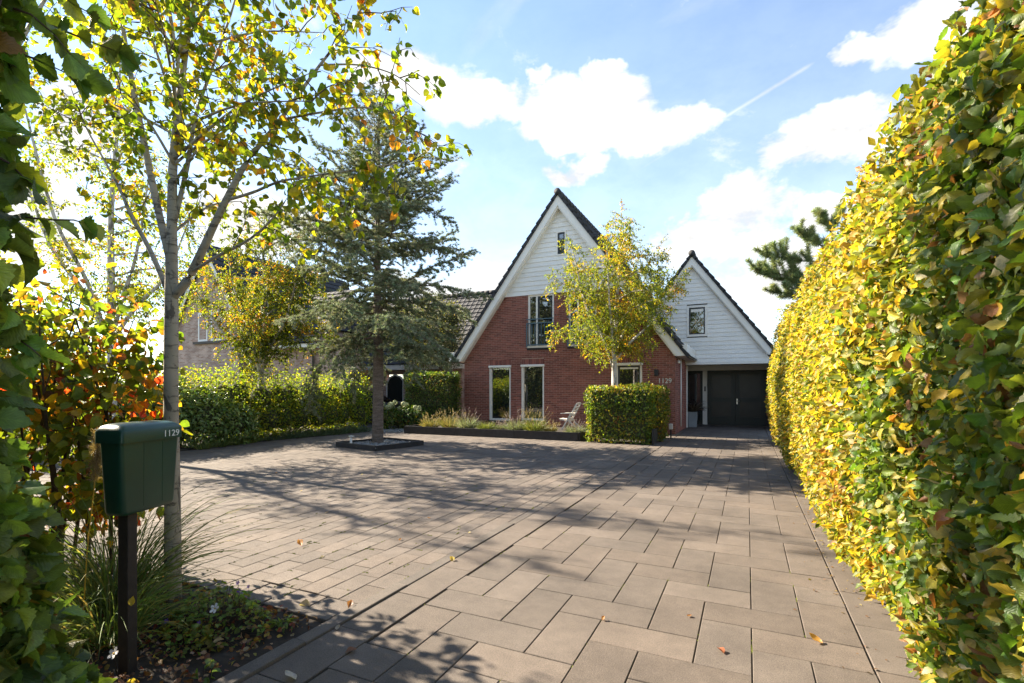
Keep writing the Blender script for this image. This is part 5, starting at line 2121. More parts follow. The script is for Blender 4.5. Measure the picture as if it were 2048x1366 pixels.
for (px, yy, hh, pal, nm, lb, ct) in tufts:
    u_ = (px - 1024) / 1000
    t_ = yy / (FWD[1] + u_ * RGT[1])
    x_ = t_ * (FWD[0] + u_ * RGT[0])
    th = thing(nm, lb, ct, (x_, yy, 0.17), 'plants in the raised bed')
    rad = 0.20 if hh > 0.3 else 0.14
    rbn = blades(brg, (x_, yy), 520, hh, (0.05, 0.95), 0.011, 0.16, rad, 0.16, 4)
    C = palette(brg, len(rbn), pal)
    stuff(child('leaves', ribbon_mesh('leaves', rbn, C, M['blade'], brg), th))
    if nm != 'tuft_grass':            # flower stalks with seed heads or spikes
        st = blades(brg, (x_, yy), 46, hh * 1.45, (0.05, 0.75), 0.005, 0.05, rad * 0.7, 0.17, 4)
        heads, hc = [], []
        for pts, w_ in st:
            for q in range(9):
                p0 = pts[-1] + (pts[-2] - pts[-1]) * q * 0.10
                dd = unit(unit(pts[-1] - pts[-2]) + 0.7 * brg.standard_normal(3))
                heads.append((np.array([p0, p0 + dd * 0.018, p0 + dd * 0.036]), 0.009))
                hc.append((0.22, 0.17, 0.22) if nm == 'lavender' else (0.34, 0.26, 0.15))
        C = [(0.2, 0.19, 0.11)] * len(st) + hc
        stuff(child('stalks', ribbon_mesh('stalks', st + heads, np.array(C), M['blade'], brg), th))


# ------------------------------------------------------------------ white chair
def chair():
    cx, cy = -5.42, 16.15
    th = thing('garden_chair', 'white slatted wooden folding chair standing by the brick wall', 'chair', (cx, cy, 0.165))
    z = 0.165
    m = M['chairwood']

    def p(x, y, h):
        return (cx + x * 0.88, cy + y * 0.88, z + h * 0.88)
    for s in (-0.24, 0.24):
        # reclined back post, crossing legs, arm rest
        MB().bar(p(-0.02, s, 0.36), p(0.34, s, 1.02), 0.03, 0.045).build('back_post', m, th)
        MB().bar(p(-0.26, s * 1.08, 0.0), p(0.10, s * 1.08, 0.62), 0.028, 0.045).build('leg', m, th)
        MB().bar(p(0.42, s, 0.0), p(-0.06, s, 0.42), 0.028, 0.045).build('leg', m, th)
        MB().bar(p(-0.30, s * 1.12, 0.63), p(0.18, s * 1.12, 0.65), 0.06, 0.025).build('armrest', m, th)
        MB().bar(p(-0.34, s * 0.92, 0.40), p(0.08, s * 0.92, 0.36), 0.028, 0.04).build('seat_rail', m, th)
    for k in range(6):
        f = k / 5
        a = np.array((-0.34 + 0.42 * f, 0, 0.425 - 0.04 * f))
        MB().bar(p(a[0], -0.25, a[2]), p(a[0], 0.25, a[2]), 0.058, 0.018).build('seat_slat', m, th)
    for k in range(5):
        f = 0.12 + 0.86 * k / 4
        x, h = -0.02 + 0.36 * f, 0.36 + 0.66 * f
        MB().bar(p(x, -0.24, h), p(x, 0.24, h), 0.018, 0.075, (0.45, 0, 0.85)).build('back_slat', m, th)


chair()

# planter pot with a bronze grass by the side door
pt = thing('plant_pot', 'tall grey planter beside the dark side door', 'plant pot', (-2.02, 21.55, 0))
MB().add([(-2.16, 21.4, 0), (-1.86, 21.4, 0), (-1.86, 21.7, 0), (-2.16, 21.7, 0), (-2.19, 21.37, 0.62), (-1.83, 21.37, 0.62), (-1.83, 21.73, 0.62), (-2.19, 21.73, 0.62)],
         [(3, 2, 1, 0), (0, 1, 5, 4), (1, 2, 6, 5), (2, 3, 7, 6), (3, 0, 4, 7), (4, 5, 6, 7)]).build('pot', M['pot'], pt, bevel=0.01)
pg = thing('bronze_grass', 'dark bronze spiky plant growing in the grey planter', 'plant', (-2.02, 21.55, 0.62))
rbn = blades(brg, (-2.01, 21.55), 260, 0.75, (0.1, 1.1), 0.022, 0.3, 0.10, 0.6, 6)
stuff(child('leaves', ribbon_mesh('leaves', rbn, palette(brg, len(rbn), [(3, (0.06, 0.04, 0.035)), (2, (0.12, 0.085, 0.06)), (1, (0.22, 0.17, 0.13))]), M['blade'], brg), pg))
dm = MB().box(-2.15, -1.7, 22.2, 22.75, -0.02, 0.012).build('doormat', M['black'])
tag(dm, 'dark mat on the porch floor before the side door', 'mat')

# ------------------------------------------------------------------ mailbox


def mailbox():
    a = np.array((-0.31, 0.951))            # along the front
    n_ = np.array((0.951, 0.31))            # out of the front
    N0 = np.array((-2.885, 1.455))          # near end of the lid front
    mid = N0 + a * 0.2 - n_ * 0.075
    th = thing('mailbox', 'dark green mailbox numbered 1129 on a dark wooden post', 'mailbox', (mid[0], mid[1], 0))

    def q(u, d, z):                          # u along the front, d depth behind it
        p = N0 + a * u - n_ * d
        return (p[0], p[1], z)
    g = mat_plain('green_plastic', (0.010, 0.052, 0.034), 0.34, 0.10, 9, 0.12, 160, spec=0.45)
    # tapered tub with rounded corners: rings of (inset, z)
    mb = MB()
    rings = []

    def rr(u0, u1, d0, d1, z, r=0.022, seg=4):
        pts = []
        for (cu, cd, a0) in ((u0 + r, d0 + r, math.pi), (u1 - r, d0 + r, 1.5 * math.pi), (u1 - r, d1 - r, 0), (u0 + r, d1 - r, 0.5 * math.pi)):
            for k in range(seg + 1):
                t = a0 + k / seg * math.pi / 2
                pts.append(q(cu + r * math.cos(t), cd + r * math.sin(t), z))
        return pts
    for (ins, z, r) in ((0.050, 0.868, 0.02), (0.034, 0.872, 0.03), (0.026, 0.890, 0.032), (0.019, 1.08, 0.026), (0.012, 1.262, 0.02)):
        rings.append(rr(ins, 0.405 - ins, 0.006 + ins * 0.45, 0.150 - ins * 0.55, z, r))
    m = len(rings[0])
    vs = [p for r_ in rings for p in r_]
    fs = [(i * m + k, i * m + (k + 1) % m, (i + 1) * m + (k + 1) % m, (i + 1) * m + k) for i in range(len(rings) - 1) for k in range(m)]
    fs.append(tuple(range(m - 1, -1, -1)))
    mb.add(vs, fs, True)
    body = mb.build('body', g, th)
    # shallow flutes on the front
    for (u0, u1) in ((0.150, 0.153), (0.272, 0.276)):
        MB().add([q(u0 + .004, 0.0166, 0.90), q(u1 + .004, 0.0166, 0.90), q(u1, 0.0105, 1.24), q(u0, 0.0105, 1.24),
                  q(u0 + .004, 0.04, 0.90), q(u1 + .004, 0.04, 0.90), q(u1, 0.03, 1.24), q(u0, 0.03, 1.24)],
                 [(0, 1, 2, 3), (0, 4, 5, 1), (1, 5, 6, 2), (2, 6, 7, 3), (3, 7, 4, 0)]).build('flute', g, body)
    # lid with a turned down rim and a curved top
    mb = MB()
    rings = [rr(0.0, 0.405, -0.004, 0.160, 1.250, 0.02), rr(0.0, 0.405, -0.005, 0.160, 1.308, 0.02), rr(0.004, 0.401, 0.0, 0.157, 1.318, 0.02),
             rr(0.022, 0.383, 0.018, 0.150, 1.336, 0.02), rr(0.05, 0.355, 0.045, 0.135, 1.347, 0.02), rr(0.09, 0.315, 0.07, 0.115, 1.350, 0.01)]
    vs = [p for r_ in rings for p in r_]
    fs = [(i * m + k, i * m + (k + 1) % m, (i + 1) * m + (k + 1) % m, (i + 1) * m + k) for i in range(len(rings) - 1) for k in range(m)]
    fs.append(tuple((len(rings) - 1) * m + k for k in range(m)))
    mb.add(vs, fs, True)
    lid = mb.build('lid', g, th)
    me = text_mesh('1129', 0.050, 0.0006, 'numerals')
    me.materials.append(M['number'])
    p0 = q(0.258, -0.0062, 1.2625)
    rot = Matrix(((a[0], 0, n_[0]), (a[1], 0, n_[1]), (0, 1, 0))).to_4x4()
    child('numerals', me, lid, Matrix.Translation(p0) @ rot @ Matrix.Scale(1.15, 4, (1, 0, 0)))
    c0 = q(0.215, 0.085, 0)
    mb = MB()
    pts = []
    h = 0.030
    cs = [(c0[0] + a[0] * i * h - n_[0] * j * h, c0[1] + a[1] * i * h - n_[1] * j * h) for i, j in ((-1, -1), (1, -1), (1, 1), (-1, 1))]
    # the box hangs in front of the post, which ends inside it
    cs = [(x - a[0] * 0.09, y - a[1] * 0.09) for x, y in cs]
    mb.prism_z(cs[::-1], -0.05, 1.0)
    mb.build('post', M['post'], th, bevel=0.004)
    return cs


mailbox()

# ------------------------------------------------------------------ left foreground: street hedge, dogwood, grasses, perennials
PAL_HAZEL = [(48, (0.10, 0.165, 0.032)), (35, (0.16, 0.22, 0.04)), (12, (0.20, 0.20, 0.025)), (5, (0.24, 0.13, 0.03))]


def street_hedge():
    rng = np.random.default_rng(101)
    th = thing('street_hedge', 'broad leaved green hedge cut off at the left edge in the foreground', 'hedge', (-2.2, 0.4, 0))
    X1_, Y0_, Y1_, H = -1.86, -0.15, 0.62, 3.3
    MB().box(-20, X1_ - 0.22, Y0_ + 0.1, Y1_ - 0.12, 0.05, H - 0.2).build('inner_twigs', M['core'], th)
    P, T, N = [], [], []
    for (o, eu, ev, nn, n) in (((X1_, Y0_, 0.05), (0, Y1_ - Y0_, 0), (0, 0, H), (1, 0, 0), 4200), ((-2.6, Y1_, 0.05), (0.8, 0, 0), (0, 0, H), (0, 1, 0), 4200),
                               ((-20, Y1_, 0.05), (17.4, 0, 0), (0, 0, H), (0, 1, 0), 9000), ((-20, Y0_, H), (18.2, 0, 0), (0, Y1_ - Y0_, 0), (0, 0, 1), 2500)):
        p, t, nv = face_leaves(rng, n, o, eu, ev, nn, (-0.22, 0.06), 1.0, 0.7)
        P.append(p); T.append(t); N.append(nv)
    # bulging lower growth and loose upper sprays
    p, nn = blob_leaves(rng, [(-2.10, 0.70, 0.42, 0.24, 0.22, 0.52), (-2.16, 0.62, 1.0, 0.2, 0.2, 0.35)], 2400, 0.6)
    P.append(p); N.append(unit(nn + 0.7 * rng.standard_normal(p.shape))); T.append(unit(nn + np.array((0, 0, -0.7)) + 0.5 * rng.standard_normal(p.shape)))
    sprays = MB()
    for k in range(26):
        p0 = np.array((X1_ - 0.1, rng.uniform(0.3, 0.68), rng.uniform(1.7, 3.1)))
        tw = twig_from(rng, p0, np.array((0.75, 0.45, 0.1)), rng.uniform(0.18, 0.42), 0.14, 5)
        sprays.tube(tw, [0.006, 0.005, 0.004, 0.003, 0.002, 0.0015], 5)
        m = 9
        f = rng.random(m) * 4.99
        i = f.astype(int)
        pp = tw[i] + (tw[i + 1] - tw[i]) * (f - i)[:, None]
        P.append(pp)
        T.append(unit(unit(tw[i + 1] - tw[i]) + np.array((0.2, 0, -0.6)) + 0.5 * rng.standard_normal((m, 3))))
        N.append(unit(np.array((0, 0.2, 0.7)) + 0.6 * rng.standard_normal((m, 3))))
    for k in range(30):
        x = -2.0 - k * 0.25
        sprays.tube([(x, 0.25, -.03), (x + .05, 0.3, 1.0), (x - .04, 0.25, 2.4)], [0.03, 0.025, 0.012], 6)
    sprays.tube([(-1.95, 0.40, 1.2), (-1.90, 0.52, 1.9), (-1.80, 0.58, 2.4), (-1.72, 0.64, 2.75)], [0.022, 0.019, 0.014, 0.008], 8)
    stuff(sprays.build('stems', M['twig'], th))
    P, T, N = np.concatenate(P), np.concatenate(T), np.concatenate(N)
    P[:, 2] = np.maximum(P[:, 2], 0.03)
    S = rng.uniform(0.055, 0.098, len(P))
    C = palette(rng, len(P), PAL_HAZEL, P, 1.6, 0.4)
    foliage(th, T_TOOTH, T_LOW, P, T, N, S, C, M['leaf'], rng, 298, 3.2)


street_hedge()
DW = np.random.default_rng(111)
PAL_DOG = [(44, (0.105, 0.155, 0.022)), (24, (0.19, 0.22, 0.025)), (15, (0.38, 0.27, 0.03)), (9, (0.46, 0.17, 0.03)), (3, (0.42, 0.055, 0.025)), (5, (0.22, 0.10, 0.05))]
shrub('dogwood', 'red and orange tinted dogwood shrub filling the left side behind the mailbox', 'shrub',
      [(-5.0, 2.2, 1.75, 0.70, 0.65, 0.80), (-4.75, 2.25, 1.1, 0.62, 0.55, 0.62), (-5.6, 2.1, 1.5, 0.75, 0.65, 0.9), (-4.55, 2.35, 1.75, 0.42, 0.42, 0.5), (-5.9, 2.2, 2.1, 0.7, 0.6, 0.6), (-4.5, 2.2, 0.95, 0.35, 0.4, 0.4), (-6.4, 2.0, 1.3, 0.7, 0.6, 0.9), (-5.3, 2.35, 0.62, 0.6, 0.35, 0.4), (-4.75, 2.3, 0.6, 0.45, 0.3, 0.3)],
      4300, (0.06, 0.10), PAL_DOG, DW, T_MID, T_ROUND, None, 'leaf_thin', 0.75, 0.8, 0, 298, 0.95, 0.55, False, (-5.0, 2.15, 0), 5.4, 2.2)
dog = bpy.data.objects['dogwood']
mb = MB()
for k in range(13):
    x, y = -5.0 + DW.uniform(-.75, .55), 2.15 + DW.uniform(-.25, .25)
    e = np.array((x + DW.uniform(-.9, .9), y + DW.uniform(-.3, .35), DW.uniform(1.6, 2.5)))
    p, r = catmull([(x, y, -.03), (x * .8 + e[0] * .2, y, e[2] * .3), (x * .45 + e[0] * .55, y * .5 + e[1] * .5, e[2] * .65), e], [0.017, 0.014, 0.010, 0.003])
    mb.tube(p, r, 6)
    for q in range(4):
        j = DW.integers(4, len(p) - 1)
        mb.tube(twig_from(DW, p[j], rand_unit(DW, 1)[0] + np.array((0, 0, 0.6)), 0.45, 0.02), [.006, .005, .004, .003, .002, .001], 5)
stuff(mb.build('stems', M['twig'], dog))

# grasses by the mailbox
GR = np.random.default_rng(121)
og = thing('ornamental_grass', 'arching green grass clump spilling over the bed behind the mailbox', 'grass plant', (-3.95, 1.95, 0))
rbn = blades(GR, (-3.95, 1.95), 420, 1.05, (0.05, 0.75), 0.0075, 0.20, 0.16, 0.01, 8) + blades(GR, (-3.5, 1.70), 300, 0.72, (0.1, 0.9), 0.008, 0.3, 0.16, 0.01, 7)
C = palette(GR, len(rbn), [(5, (0.12, 0.18, 0.045)), (4, (0.17, 0.22, 0.06)), (2, (0.30, 0.27, 0.10))])
stuff(child('leaves', ribbon_mesh('leaves', rbn, C, M['blade'], GR), og))
pl = thing('feather_plume_grass', 'pale buff grass plume rising left of the mailbox', 'grass plant', (-3.55, 1.65, 0))
b0, b1 = np.array((-3.62, 1.62, 0.0)), at(190, 960, 3.2)
top_ = at(196, 858, 3.2)
stk, _ = catmull([b0, b0 * .5 + b1 * .5 + np.array((-.02, 0, .03)), b1, top_], [1, 1, 1, 1])
MB().tube(stk, 0.0035, 5).build('stalk', M['petal_yellow'], pl)
hd, hc = [], []
for k in range(900):
    f = GR.random()
    p = b1 * (1 - f) + top_ * f
    d = unit(unit(top_ - b1) * 0.9 + 0.75 * GR.standard_normal(3))
    L = 0.055 * math.sin(math.pi * (0.15 + 0.8 * f)) + 0.012
    p = p + 0.010 * GR.standard_normal(3)
    hd.append((np.array([p, p + d * L * .5, p + d * L + np.array((0, 0, -.006))]), 0.0022))
    hc.append((0.30, 0.22, 0.12))
stuff(child('plume', ribbon_mesh('plume', hd, np.array(hc) * GR.uniform(.7, 1.25, (len(hc), 1)), M['blade'], GR), pl))

PR = np.random.default_rng(131)


def low_mound(name, label, cat, cx, cy, rx, ry, h, n, size, pal, rng, group=None, temps=None):
    th = thing(name, label, cat, (cx, cy, 0), group)
    a, r = rng.uniform(0, 6.28, n), np.sqrt(rng.random(n))
    x, y = cx + rx * r * np.cos(a), cy + ry * r * np.sin(a)
    z = 0.02 + h * (1 - r ** 2) * rng.uniform(0.35, 1.0, n)
    P = np.stack([x, y, z], 1)
    N = unit(np.array((0, 0, 1.0)) + 0.45 * rng.standard_normal((n, 3)))
    T = unit(np.stack([np.cos(a), np.sin(a), 0 * a], 1) * 0.5 + rng.standard_normal((n, 3)) * (0.7, 0.7, 0.25))
    S = rng.uniform(*size, n)
    C = palette(rng, n, pal, P, 5, 0.4)
    foliage(th, temps or T_ROUND, T_MID, P, T, N, S, C, M['leaf'], rng, 0, 5)
    mb = MB()
    for k in range(0, n, 3):
        mb.tube([(cx + (x[k] - cx) * 0.5, cy + (y[k] - cy) * 0.5, 0.0), (x[k], y[k], z[k])], 0.0016, 3, False)
    stuff(mb.build('stalks', M['twig'], th))
    return th


PAL_PER = [(5, (0.14, 0.21, 0.038)), (4, (0.20, 0.26, 0.05)), (2, (0.22, 0.19, 0.03)), (1, (0.32, 0.22, 0.03))]
low_mound('geranium', 'leafy geranium mound under the violet flowers beside the birch foot', 'perennial', -3.05, 2.08, 0.38, 0.27, 0.27, 700, (0.016, 0.042), PAL_PER, PR, 'perennials in the planting bed')
low_mound('geranium', 'low yellowing geranium in front of the birch foot', 'perennial', -3.05, 1.86, 0.26, 0.16, 0.12, 170, (0.016, 0.040), PAL_PER[1:], PR, 'perennials in the planting bed')
low_mound('geranium', 'sparse ragged geranium leaves between the mailbox post and the birch', 'perennial', -3.40, 1.98, 0.22, 0.2, 0.13, 90, (0.016, 0.04), PAL_PER, PR, 'perennials in the planting bed')
low_mound('seedling', 'single pale green seedling by the kerb at the bottom edge', 'perennial', -2.60, 1.70, 0.05, 0.05, 0.05, 7, (0.04, 0.06), [(1, (0.13, 0.2, 0.06))], PR, None)
low_mound('weed_tuft', 'small grass weed in the corner of the planting bed', 'weed', -2.66, 2.26, 0.07, 0.06, 0.06, 60, (0.03, 0.06), [(1, (0.14, 0.19, 0.03))], PR, None, T_OVAL)


def flower(px, py, t, r, mat, label, n=5, group=None):
    c = at(px, py, t)
    th = thing('flower', label, 'flower', (c[0], c[1], c[2]), group)
    d = unit(np.array((0.1, -0.75, 0.55)))
    u_ = unit(np.cross(d, (0, 0, 1)))
    v_ = np.cross(u_, d)
    g0 = np.array((c[0] - 0.03, c[1] + 0.03, 0.0))
    MB().tube([g0, (g0 + c) / 2 + np.array((0, 0, 0.02)), c - d * 0.004], 0.0015, 4).build('stem', M['twig'], th)
    for k in range(n):
        a = 2 * math.pi * k / n + 0.3
        e = u_ * math.cos(a) + v_ * math.sin(a)
        s = np.cross(d, e)
        V = [c, c + e * r * .55 - s * r * .34 + d * r * .12, c + e * r * 0.95 - s * r * .26 + d * r * .22, c + e * r * 1.05 + d * r * .24, c + e * r * 0.95 + s * r * .26 + d * r * .22, c + e * r * .55 + s * r * .34 + d * r * .12]
        MB().add(V, [(0, 1, 2, 3), (0, 3, 4, 5)], True).build('petal', mat, th)
    mb = MB()
    mb.lathe([(0.0, -0.004), (r * .2, 0), (r * .14, r * .14), (0, r * .18)], (0, 0, 0), 8)
    mb.v = [tuple(c + u_ * x + v_ * y + d * z) for x, y, z in mb.v]
    mb.build('centre', M['petal_yellow'], th)


flower(430, 1217, 3.02, 0.030, M['petal_white'], 'white anemone right of the birch foot')
flower(228, 1307, 2.62, 0.030, M['petal_white'], 'white anemone low beside the mailbox post')
flower(476, 1166, 3.25, 0.014, M['petal_violet'], 'violet flower uppermost over the geranium mound')
flower(478, 1181, 3.22, 0.014, M['petal_violet'], 'violet flower lower of the close pair over the geranium mound')
flower(497, 1173, 3.24, 0.012, M['petal_violet'], 'half closed violet flower right of the close pair')
flower(333, 1243, 3.0, 0.016, M['petal_violet'], 'violet flower nearest the mailbox post')
flower(398, 1246, 3.0, 0.014, M['petal_violet'], 'violet flower in front of the birch foot')


# fallen leaves
def dry_leaf(px, py, s, col, label, group=None, yaw=None, curl=0.4):
    k = dry_leaf.k
    dry_leaf.k += 1
    rg = np.random.default_rng(900 + k)
    t = EYE * 1000 / (py - 779)
    c = at(px, py, t)
    tv, tf, tu = leaf_grid(8, 5, BEECH, 0.3 + rg.uniform(-.2, .5) * curl, -0.25 + rg.uniform(-.3, .3) * curl, 0.08, k)
    me = leaf_mesh('fallen_leaf', [(tv, tf, tu)], np.zeros((1, 3)), np.array([[0, 1., 0]]), np.array([[0, 0, 1.]]), np.array([s]), np.array([col]), M['leaf'], rg)
    o = link('fallen_leaf', me)
    o.matrix_world = Matrix.Translation((c[0], c[1], 0.008 if px > 480 else 0.04)) @ Euler((rg.uniform(-.15, .15), rg.uniform(-.3, .3), rg.uniform(0, 6.28) if yaw is None else yaw)).to_matrix().to_4x4()
    return tag(o, label, 'leaf', group)


dry_leaf.k = 0
OR, BR, YE, PA = (0.42, 0.19, 0.05), (0.22, 0.10, 0.05), (0.45, 0.33, 0.06), (0.42, 0.36, 0.30)
dry_leaf(1645, 1289, 0.075, (0.50, 0.27, 0.07), 'orange leaf on the slabs nearest the hedge foot at the right', None, 1.1)
dry_leaf(1447, 1309, 0.062, (0.30, 0.10, 0.04), 'curled rust brown leaf on the slabs at the lower right', None, 0.6, 0.8)
dry_leaf(690, 1308, 0.070, BR, 'curled brown leaf on the shaded slabs by the kerb', None, -0.6, 0.9)
dry_leaf(592, 1362, 0.085, (0.55, 0.52, 0.48), 'pale dry leaf on the shaded slabs at the bottom edge', None, 1.6, 0.1)
dry_leaf(673, 1262, 0.05, PA, 'pale crumpled leaf lying on the shade edge beside the kerb', None, 0.4, 0.9)
dry_leaf(620, 1214, 0.085, (0.40, 0.33, 0.28), 'pale crumpled leaf on the header course by the bed corner', None, 1.9, 0.9)
dry_leaf(697, 1219, 0.065, BR, 'dark curled leaf on the blocks beside the kerb', None, 0.5, 0.9)
dry_leaf(602, 1093, 0.085, OR, 'orange curled leaf on the sunlit blocks left of the kerb', None, 1.0, 0.8)
dry_leaf(904, 1124, 0.07, YE, 'yellow leaf lying in the kerb joint')
dry_leaf(262, 1204, 0.05, YE, 'yellow leaf clinging to the mailbox post')
bpy.data.objects['fallen_leaf.009'].matrix_world = Matrix.Translation(at(262, 1212, 2.60)) @ Euler((1.2, 0.2, 0.5)).to_matrix().to_4x4()
for (px, py) in ((648, 1113), (660, 1012), (798, 1082), (861, 1037), (936, 1067), (650, 1027), (1107, 899), (1183, 958), (1240, 924), (1378, 900), (940, 952), (550, 947), (600, 983), (722, 950), (1383, 1233), (1205, 1243)):
    dry_leaf(px, py, 0.038, random.Random(px).choice([BR, PA, (0.30, 0.22, 0.14), OR]), 'small dry leaf scattered on the sunny grey paving', 'small leaves on the paving')

# litter and needles in the planting bed and at the hedge foot
LR = np.random.default_rng(141)
n = 1300
P = np.stack([LR.uniform(-4.4, -2.52, n), LR.uniform(1.3, 2.42, n), LR.uniform(0.025, 0.06, n)], 1)
me = leaf_mesh('leaf_litter', T_BEECH, P, unit(LR.standard_normal((n, 3)) * (1, 1, .15)), unit(np.array((0, 0, 1.0)) + 0.75 * LR.standard_normal((n, 3))), LR.uniform(0.010, 0.05, n) ** 1.0,
               palette(LR, n, [(5, (0.20, 0.09, 0.045)), (3, (0.32, 0.17, 0.07)), (2, (0.40, 0.28, 0.18)), (2, (0.20, 0.05, 0.03)), (1, (0.36, 0.28, 0.06))]), M['leaf'], LR)
tag(stuff(link('leaf_litter', me)), 'brown dead leaves strewn over the planting bed soil', 'leaf litter')
n = 260
y = LR.uniform(1.5, 12, n)
P = np.stack([0.80 - np.abs(LR.normal(0, 0.16, n)), y, np.full(n, 0.006)], 1)
me = leaf_mesh('hedge_litter', T_LOW, P, unit(LR.standard_normal((n, 3)) * (1, 1, .1)), unit(np.array((0, 0, 1.0)) + 0.3 * LR.standard_normal((n, 3))), LR.uniform(0.008, 0.03, n),
               palette(LR, n, [(5, (0.20, 0.12, 0.06)), (3, (0.30, 0.22, 0.08))]), M['leaf'], LR)
tag(stuff(link('hedge_litter', me)), 'small dead leaf scraps along the foot of the tall hedge', 'leaf litter')
# moss and tiny weeds in the paving joints
mo = MB()
for k in range(260):
    rr_ = LR.integers(0, 30)
    x = -2.497 - rr_ * pw
    y = LR.uniform(2.8, 7.5) if LR.random() < .7 else LR.uniform(2.6, 4)
    if LR.random() < .35:
        x += LR.uniform(-.2, .2); y = 2.762 + int(LR.uniform(0, 14)) * plen / 2
    L, a = LR.uniform(0.02, 0.09), (math.pi / 2 if LR.random() < .7 else 0)
    for q in range(int(L / 0.012) + 1):
        c = np.array((x + math.cos(a) * q * 0.012 + LR.normal(0, .002), y + math.sin(a) * q * 0.012, -0.006))
        r_ = LR.uniform(.006, .013)
        mo.add([c + (r_, 0, 0), c + (0, r_, 0), c + (-r_, 0, 0), c + (0, -r_, 0), c + (0, 0, r_ * 1.5)], [(0, 1, 4), (1, 2, 4), (2, 3, 4), (3, 0, 4)])
for k in range(60):
    i, j = LR.integers(-2, 7), LR.integers(-3, 14)
    x, y = GX0 + i * MOD, GY0 + j * MOD
    for q in range(int(LR.uniform(2, 9))):
        c = np.array((x + LR.normal(0, .003), y + q * 0.011 + LR.uniform(-.05, .05), -0.005))
        r_ = LR.uniform(.003, .006)
        mo.add([c + (r_, 0, 0), c + (0, r_, 0), c + (-r_, 0, 0), c + (0, -r_, 0), c + (0, 0, r_ * 1.5)], [(0, 1, 4), (1, 2, 4), (2, 3, 4), (3, 0, 4)])
tag(stuff(mo.build('moss', M['moss'])), 'yellow green moss tufts in the paving joints', 'moss')

# ------------------------------------------------------------------ shrubs along the left side of the forecourt
SR = np.random.default_rng(151)
PAL_LAUREL = [(45, (0.15, 0.21, 0.055)), (35, (0.22, 0.28, 0.08)), (20, (0.10, 0.15, 0.034))]
PAL_LOOSE = [(35, (0.11, 0.17, 0.022)), (40, (0.19, 0.245, 0.028)), (20, (0.31, 0.30, 0.035)), (5, (0.07, 0.12, 0.02))]
shrub('laurel_shrub', 'dense laurel with long glossy leaves left of the forecourt behind the grey birch', 'shrub',
      [(-13.2, 8.6, 0.75, 0.75, 0.8, 0.8), (-13.4, 7.8, 0.95, 0.75, 0.75, 0.85), (-13.0, 9.3, 0.55, 0.6, 0.65, 0.62), (-13.5, 7.0, 0.95, 0.75, 0.75, 0.95)], 6500, (0.10, 0.16), PAL_LAUREL, SR, T_OVAL, T_OVAL, None,
      'leaf_laurel', 0.25, 0.45, 6, 0, 0.35)
shrub('loose_hedge', 'untrimmed sunlit green hedge between the laurel and the cedar', 'hedge',
      [(-13.75 + 0.12 * math.sin(k * 2.2), 7.0 + 0.62 * k, 1.15 + 0.06 * math.sin(k * 1.7), 0.75, 0.62, 1.08 + 0.07 * math.sin(k * 2.9)) for k in range(14)]
      + [(-13.35 + 0.1 * math.sin(k * 1.9), 10.0 + 0.65 * k, 0.62, 0.6, 0.6, 0.72) for k in range(8)],
      26000, (0.05, 0.085), PAL_LOOSE, SR, T_LOW, T_MID, None, 'leaf_thin', 0.35, 0.7, 14, 0, 0.45)
shrub('loose_hedge', 'dense green shrubs far left glimpsed through the dogwood stems', 'hedge',
      [(-14.0, 5.8, 1.0, 0.8, 0.8, 1.1), (-14.6, 5.0, 1.1, 0.9, 0.9, 1.2), (-15.6, 4.6, 1.0, 0.9, .8, 1.2), (-16.8, 4.9, 1.2, 1.0, .9, 1.3)], 9000, (0.06, 0.10), PAL_LOOSE, SR, T_LOW, T_MID, None, 'leaf_thin', 0.35, 0.7, 8, 0, 0.45)
shrub('hydrangea', 'hydrangea with pale green flower balls right of the cedar trunk', 'shrub',
      [(-12.0, 15.9, 0.45, 0.55, 0.5, 0.5), (-12.6, 15.5, 0.45, 0.5, 0.5, 0.5), (-11.5, 16.2, 0.35, 0.4, 0.4, 0.38)], 2200, (0.07, 0.12), PAL_BEECH_GRN, SR, T_MID, T_MID, None, 'leaf', 0.4, 0.5, 8, 0, 0.5)
hy = bpy.data.objects['hydrangea']
for k in range(17):
    a = SR.uniform(0, 6.28)
    b = [(-12.0, 15.9), (-12.55, 15.5), (-11.6, 16.1)][k % 3]
    c = np.array((b[0] + 0.42 * math.cos(a) * SR.random(), b[1] - 0.3 + 0.3 * math.sin(a), SR.uniform(0.72, 1.08) - (0.2 if k % 3 == 2 else 0)))
    mb = MB()
    for q in range(70):
        d = rand_unit(SR, 1)[0]
        p = c + d * 0.095 * SR.uniform(.85, 1.05)
        u_ = unit(np.cross(d, SR.standard_normal(3))) * 0.026
        v_ = unit(np.cross(d, u_)) * 0.026
        mb.add([p + u_, p + v_, p - u_, p - v_], [(0, 1, 2, 3)])
    mb.build('flower_head', M['floret'], hy)
shrub('evergreen_oak', 'large dark evergreen with sunlit tips between the cedar and the brick gable', 'tree',
      [(-13.9, 20.4, 4.6, 1.5, 1.2, 1.5), (-13.0, 20.2, 3.7, 1.1, 1.1, 1.2), (-15.2, 20.4, 4.4, 1.3, 1.1, 1.4), (-14.6, 20.4, 3.4, 1.4, 1.0, 0.9), (-12.9, 20.6, 5.0, 0.7, 0.8, 0.8)], 16000, (0.06, 0.10),
      [(50, (0.055, 0.072, 0.028)), (28, (0.11, 0.12, 0.045)), (22, (0.24, 0.21, 0.085))], SR, T_LOW, T_MID, None, 'leaf', 0.1, 0.8, 0, 0, 0.7, 0.4, True)
ev = bpy.data.objects['evergreen_oak']
MB().tube([(-13.25, 20.3, 0), (-13.2, 20.3, 1.6), (-13.4, 20.35, 2.8), (-13.8, 20.4, 4.2)], [0.13, 0.11, 0.09, 0.05], 10).build('trunk', M['twig'], ev)
